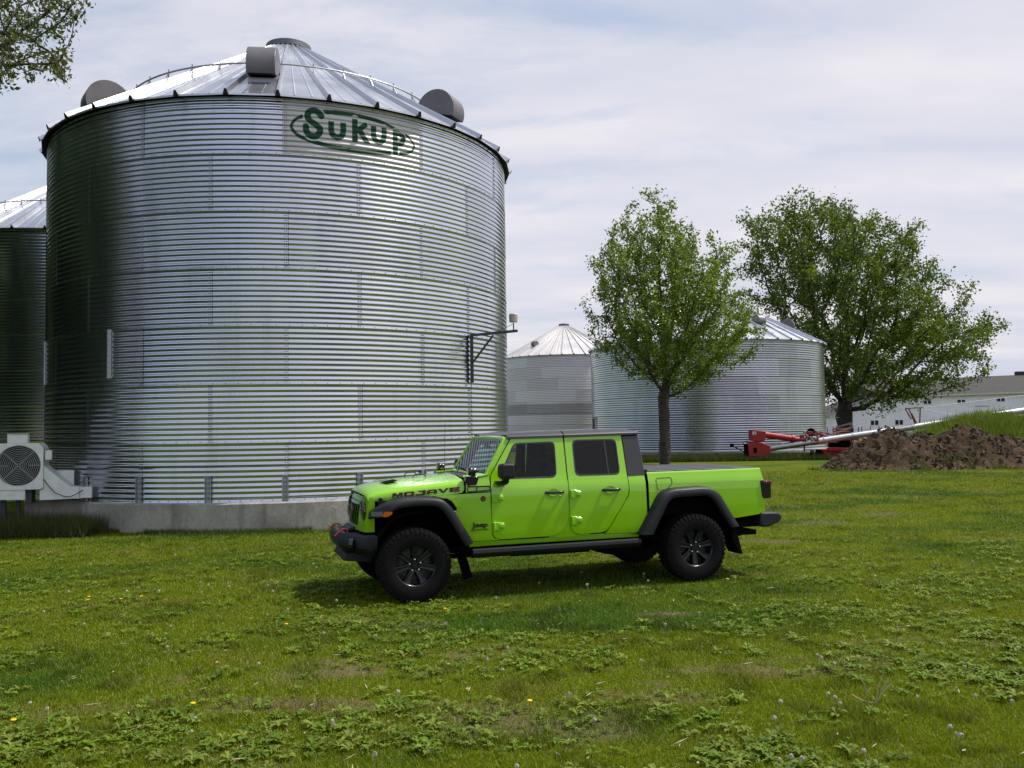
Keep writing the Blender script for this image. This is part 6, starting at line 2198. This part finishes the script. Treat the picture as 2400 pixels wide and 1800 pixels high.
m.prism([(15.9 - 12, 0.50), (16.6 - 12, 0.56), (17.9 - 12, 0.16), (16.1 - 12, 0.13)], -0.4, 0.4)
m.prism([(16.3 - 12, 0.42), (18.9 - 12, 0.30), (18.4 - 12, 0.10), (16.5 - 12, 0.12)], 0.0, 0.6)
m.bar(AX(17.6, 0.72, 0.3), AX(19.6, 1.06, 0.3), 0.10, 0.16); m.bar(AX(17.4, 0.60, 0.3), AX(19.4, 0.86, 0.3), 0.08, 0.10)
m.build("hopper_frame", M_AUGRED, au, bevel=0.01)
m = MB(); m.box(17.0 - 12, 17.5 - 12, 0.0, 0.3, 0.62, 0.95); m.box(16.6 - 12, 18.2 - 12, 0.31, 0.7, 0.35, 0.85); m.build("hopper_interior", M_DARK, au)
m = MB(); m.box(17.62 - 12, 17.78 - 12, -0.1, 0.1, 0.72, 0.86); m.box(17.85 - 12, 17.97 - 12, -0.1, 0.1, 0.74, 0.85); m.build("steel_tag", M_STEEL, au)
for x_, y_ in ((15.42, -0.3), (15.85, 0.2)):
    m = MB(); m.lathe([(0.0, -0.08), (0.12, -0.08), (0.24, -0.07), (0.26, -0.03), (0.26, 0.03), (0.24, 0.07), (0, 0.08)], 24, Matrix.Translation(AX(x_, 0.27, y_)) @ Matrix.Rotation(R_(62), 4, 'Z'), axis='y')
    m.build("wheel", M_TYRE, au, smooth=True)
m = MB(); m.bar(AX(15.1, 0.5, 0), AX(16.0, 0.5, 0), 0.05); m.bar(AX(15.05, 0.42, -.2), AX(15.05, 0.75, -.2), 0.06); m.build("axle_bracket", M_DARK, au)
M_RUST = mat("rusty_red_steel", (0.20, 0.045, 0.03), 0.7)
mastm = MB()
for a_, b_ in (((20.45, 2.56, 0), (21.35, 2.60, 0)), ((20.6, 2.56, 0), (20.95, 1.66, 0)), ((21.2, 2.58, 0), (21.14, 1.70, 0)), ((20.85, 2.0, 0.3), (20.55, 2.55, 0.3)), ((20.5, 2.58, 0.0), (20.7, 2.58, 0.6)), ((20.75, 2.3, 0), (21.18, 1.75, 0.4))):
    mastm.bar(AX(a_[0], a_[1], a_[2]), AX(b_[0], b_[1], b_[2]), 0.05)
mastm.build("truss_mast", M_RUST, au)
m = MB()
for yy in (0.0, 0.5):
    m.tube([AX(14.2, 0.95, yy), AX(20.5, 2.58, yy)], 0.005, 5); m.tube([AX(21.3, 2.60, yy), AX(28.5, 3.35, yy)], 0.005, 5)
    m.tube([AX(15.2, 0.80, yy), AX(20.5, 2.56, yy)], 0.006, 5)
m.tube([AX(21.3, 2.55, 0), AX(24.0, 2.0, 0)], 0.006, 5)
m.build("truss_cable", M_STEEL, au)

# ------------------------------------------------------------------ barn, fence
M_WHITEB = mat("white_board_siding", (0.80, 0.80, 0.95), 0.7, vary=(0.6, 0.05, 4))
M_SHING = mat("grey_shingles", (0.045, 0.040, 0.040), 0.9, vary=(1.4, 0.18, 8))
barn = empty("barn", (42.4, 120.0, 0), 0, "long white barn with grey shingle roof at the right edge", "barn")
m = MB()
top_l = [(0, 2.62), (6.9, 5.22), (60, 6.3)]
wall_poly = [(0, -0.2), (60, -0.2), (60, 6.2), (6.9, 5.22), (0, 2.60)]
m.prism(wall_poly, 0.0, 14.0)
for q in range(150):                                        # upright boards
    x = 0.2 + q * 0.4
    h_ = interp(x, (0, 6.9, 60), (2.55, 5.15, 6.1))
    m.box(x, x + 0.05, -0.03, -0.001, 0, h_)
m.build("wall", M_WHITEB, barn)
m = MB()
m.add([(6.6, -0.5, 5.22), (61, -0.5, 6.28), (61, 10, 9.2), (6.6, 10, 7.62), (6.6, -0.5, 5.02), (61, -0.5, 6.08)], [(0, 1, 2, 3), (4, 5, 1, 0)])
m.add([(6.6, 10, 7.62), (61, 10, 9.2), (61, 15, 6.2), (6.6, 15, 5.2)], [(0, 1, 2, 3)])
m.add([(6.6, 10, 7.62), (6.6, -0.5, 5.02), (6.6, 15, 5.0)], [(0, 1, 2)])
m.add([(-0.4, -0.4, 2.62), (6.9, -0.4, 5.38), (6.9, 14, 5.38), (-0.4, 14, 2.62), (-0.4, -0.4, 2.50), (6.9, -0.4, 5.26)], [(0, 1, 2, 3), (4, 5, 1, 0)])
rf = m.build("roof", M_SHING, barn)
m = MB(); m.box(30.2, 61, 9.6, 10.4, 8.0, 8.80); m.build("ridge_vent", M_SHING, rf)
m = MB(); m.add([(6.6, -0.52, 5.00), (61, -0.52, 6.06), (61, -0.52, 6.27), (6.6, -0.52, 5.21)], [(0, 1, 2, 3)]); m.add([(-0.42, -0.42, 2.44), (6.9, -0.42, 5.20), (6.9, -0.42, 5.37), (-0.42, -0.42, 2.61)], [(0, 1, 2, 3)])
m.build("fascia", mat("pale_trim", (0.55, 0.54, 0.54), 0.7), rf)
for x, z, w__, h_ in ((5.6, 1.75, 0.40, 0.62), (8.85, 1.75, 0.40, 0.62), (12.7, 4.35, 0.40, 0.42), (17.2, 4.42, 0.40, 0.42), (22.45, 4.56, 0.40, 0.42)):
    m = MB()
    for dx_ in (-0.28, 0.28): m.box(x + dx_ - w__ / 2, x + dx_ + w__ / 2, -0.05, -0.002, z - h_ / 2, z + h_ / 2)
    f_ = m.build("window", M_BLACKHOLE, barn)
    m = MB()
    m.box(x - 0.56, x + 0.56, -0.07, -0.04, z + h_ / 2, z + h_ / 2 + 0.06); m.box(x - 0.04, x + 0.04, -0.07, -0.04, z - h_ / 2, z + h_ / 2); m.box(x - 0.56, x + 0.56, -0.07, -0.04, z - h_ / 2 - .06, z - h_ / 2)
    m.build("window_frame", M_WHITEB, f_)
m = MB(); m.box(19.0, 20.9, -0.1, -0.035, 3.72, 3.80); m.build("door_track", M_STEEL, barn)
m = MB(); m.box(24.6, 29.0, -0.12, -0.035, 0.0, 2.35); m.build("barn_door", M_BLACKHOLE, barn)

fence = empty("pipe_fence", (29.2, 84, 0), 0, "grey pipe livestock fence between the big tree and the auger", "fence")
for k in range(17):
    m = MB(); m.box(k * 0.8 - 0.03, k * 0.8 + 0.03, -0.03, 0.03, 0, 1.48); m.build("post", M_ARM, fence)
for z in (0.35, 0.62, 0.90, 1.18, 1.42):
    m = MB(); m.tube([(0, 0, z), (12.9, 0, z)], 0.022, 6); m.build("rail", M_STEEL, fence)
crate = empty("slatted_crates", (23.6, 66.0, 0), 0, "weathered orange slatted rack standing left of the big tree trunk", "rack")
m = MB()
for q in range(5): m.box(0, 1.0, 0, 0.8, 0.6 + q * 0.19, 0.70 + q * 0.19)
m.build("slats", mat("faded_orange_wood", (0.40, 0.16, 0.07), 0.8, vary=(2, 0.3, 3)), crate)
m = MB()
for xx in (-0.25, 0.0, 1.0, 1.6): m.bar((xx, -0.05, 0), (xx, -0.05, 1.75 - 0.2 * abs(xx - .5)), 0.06)
m.build("uprights", M_RUST, crate)
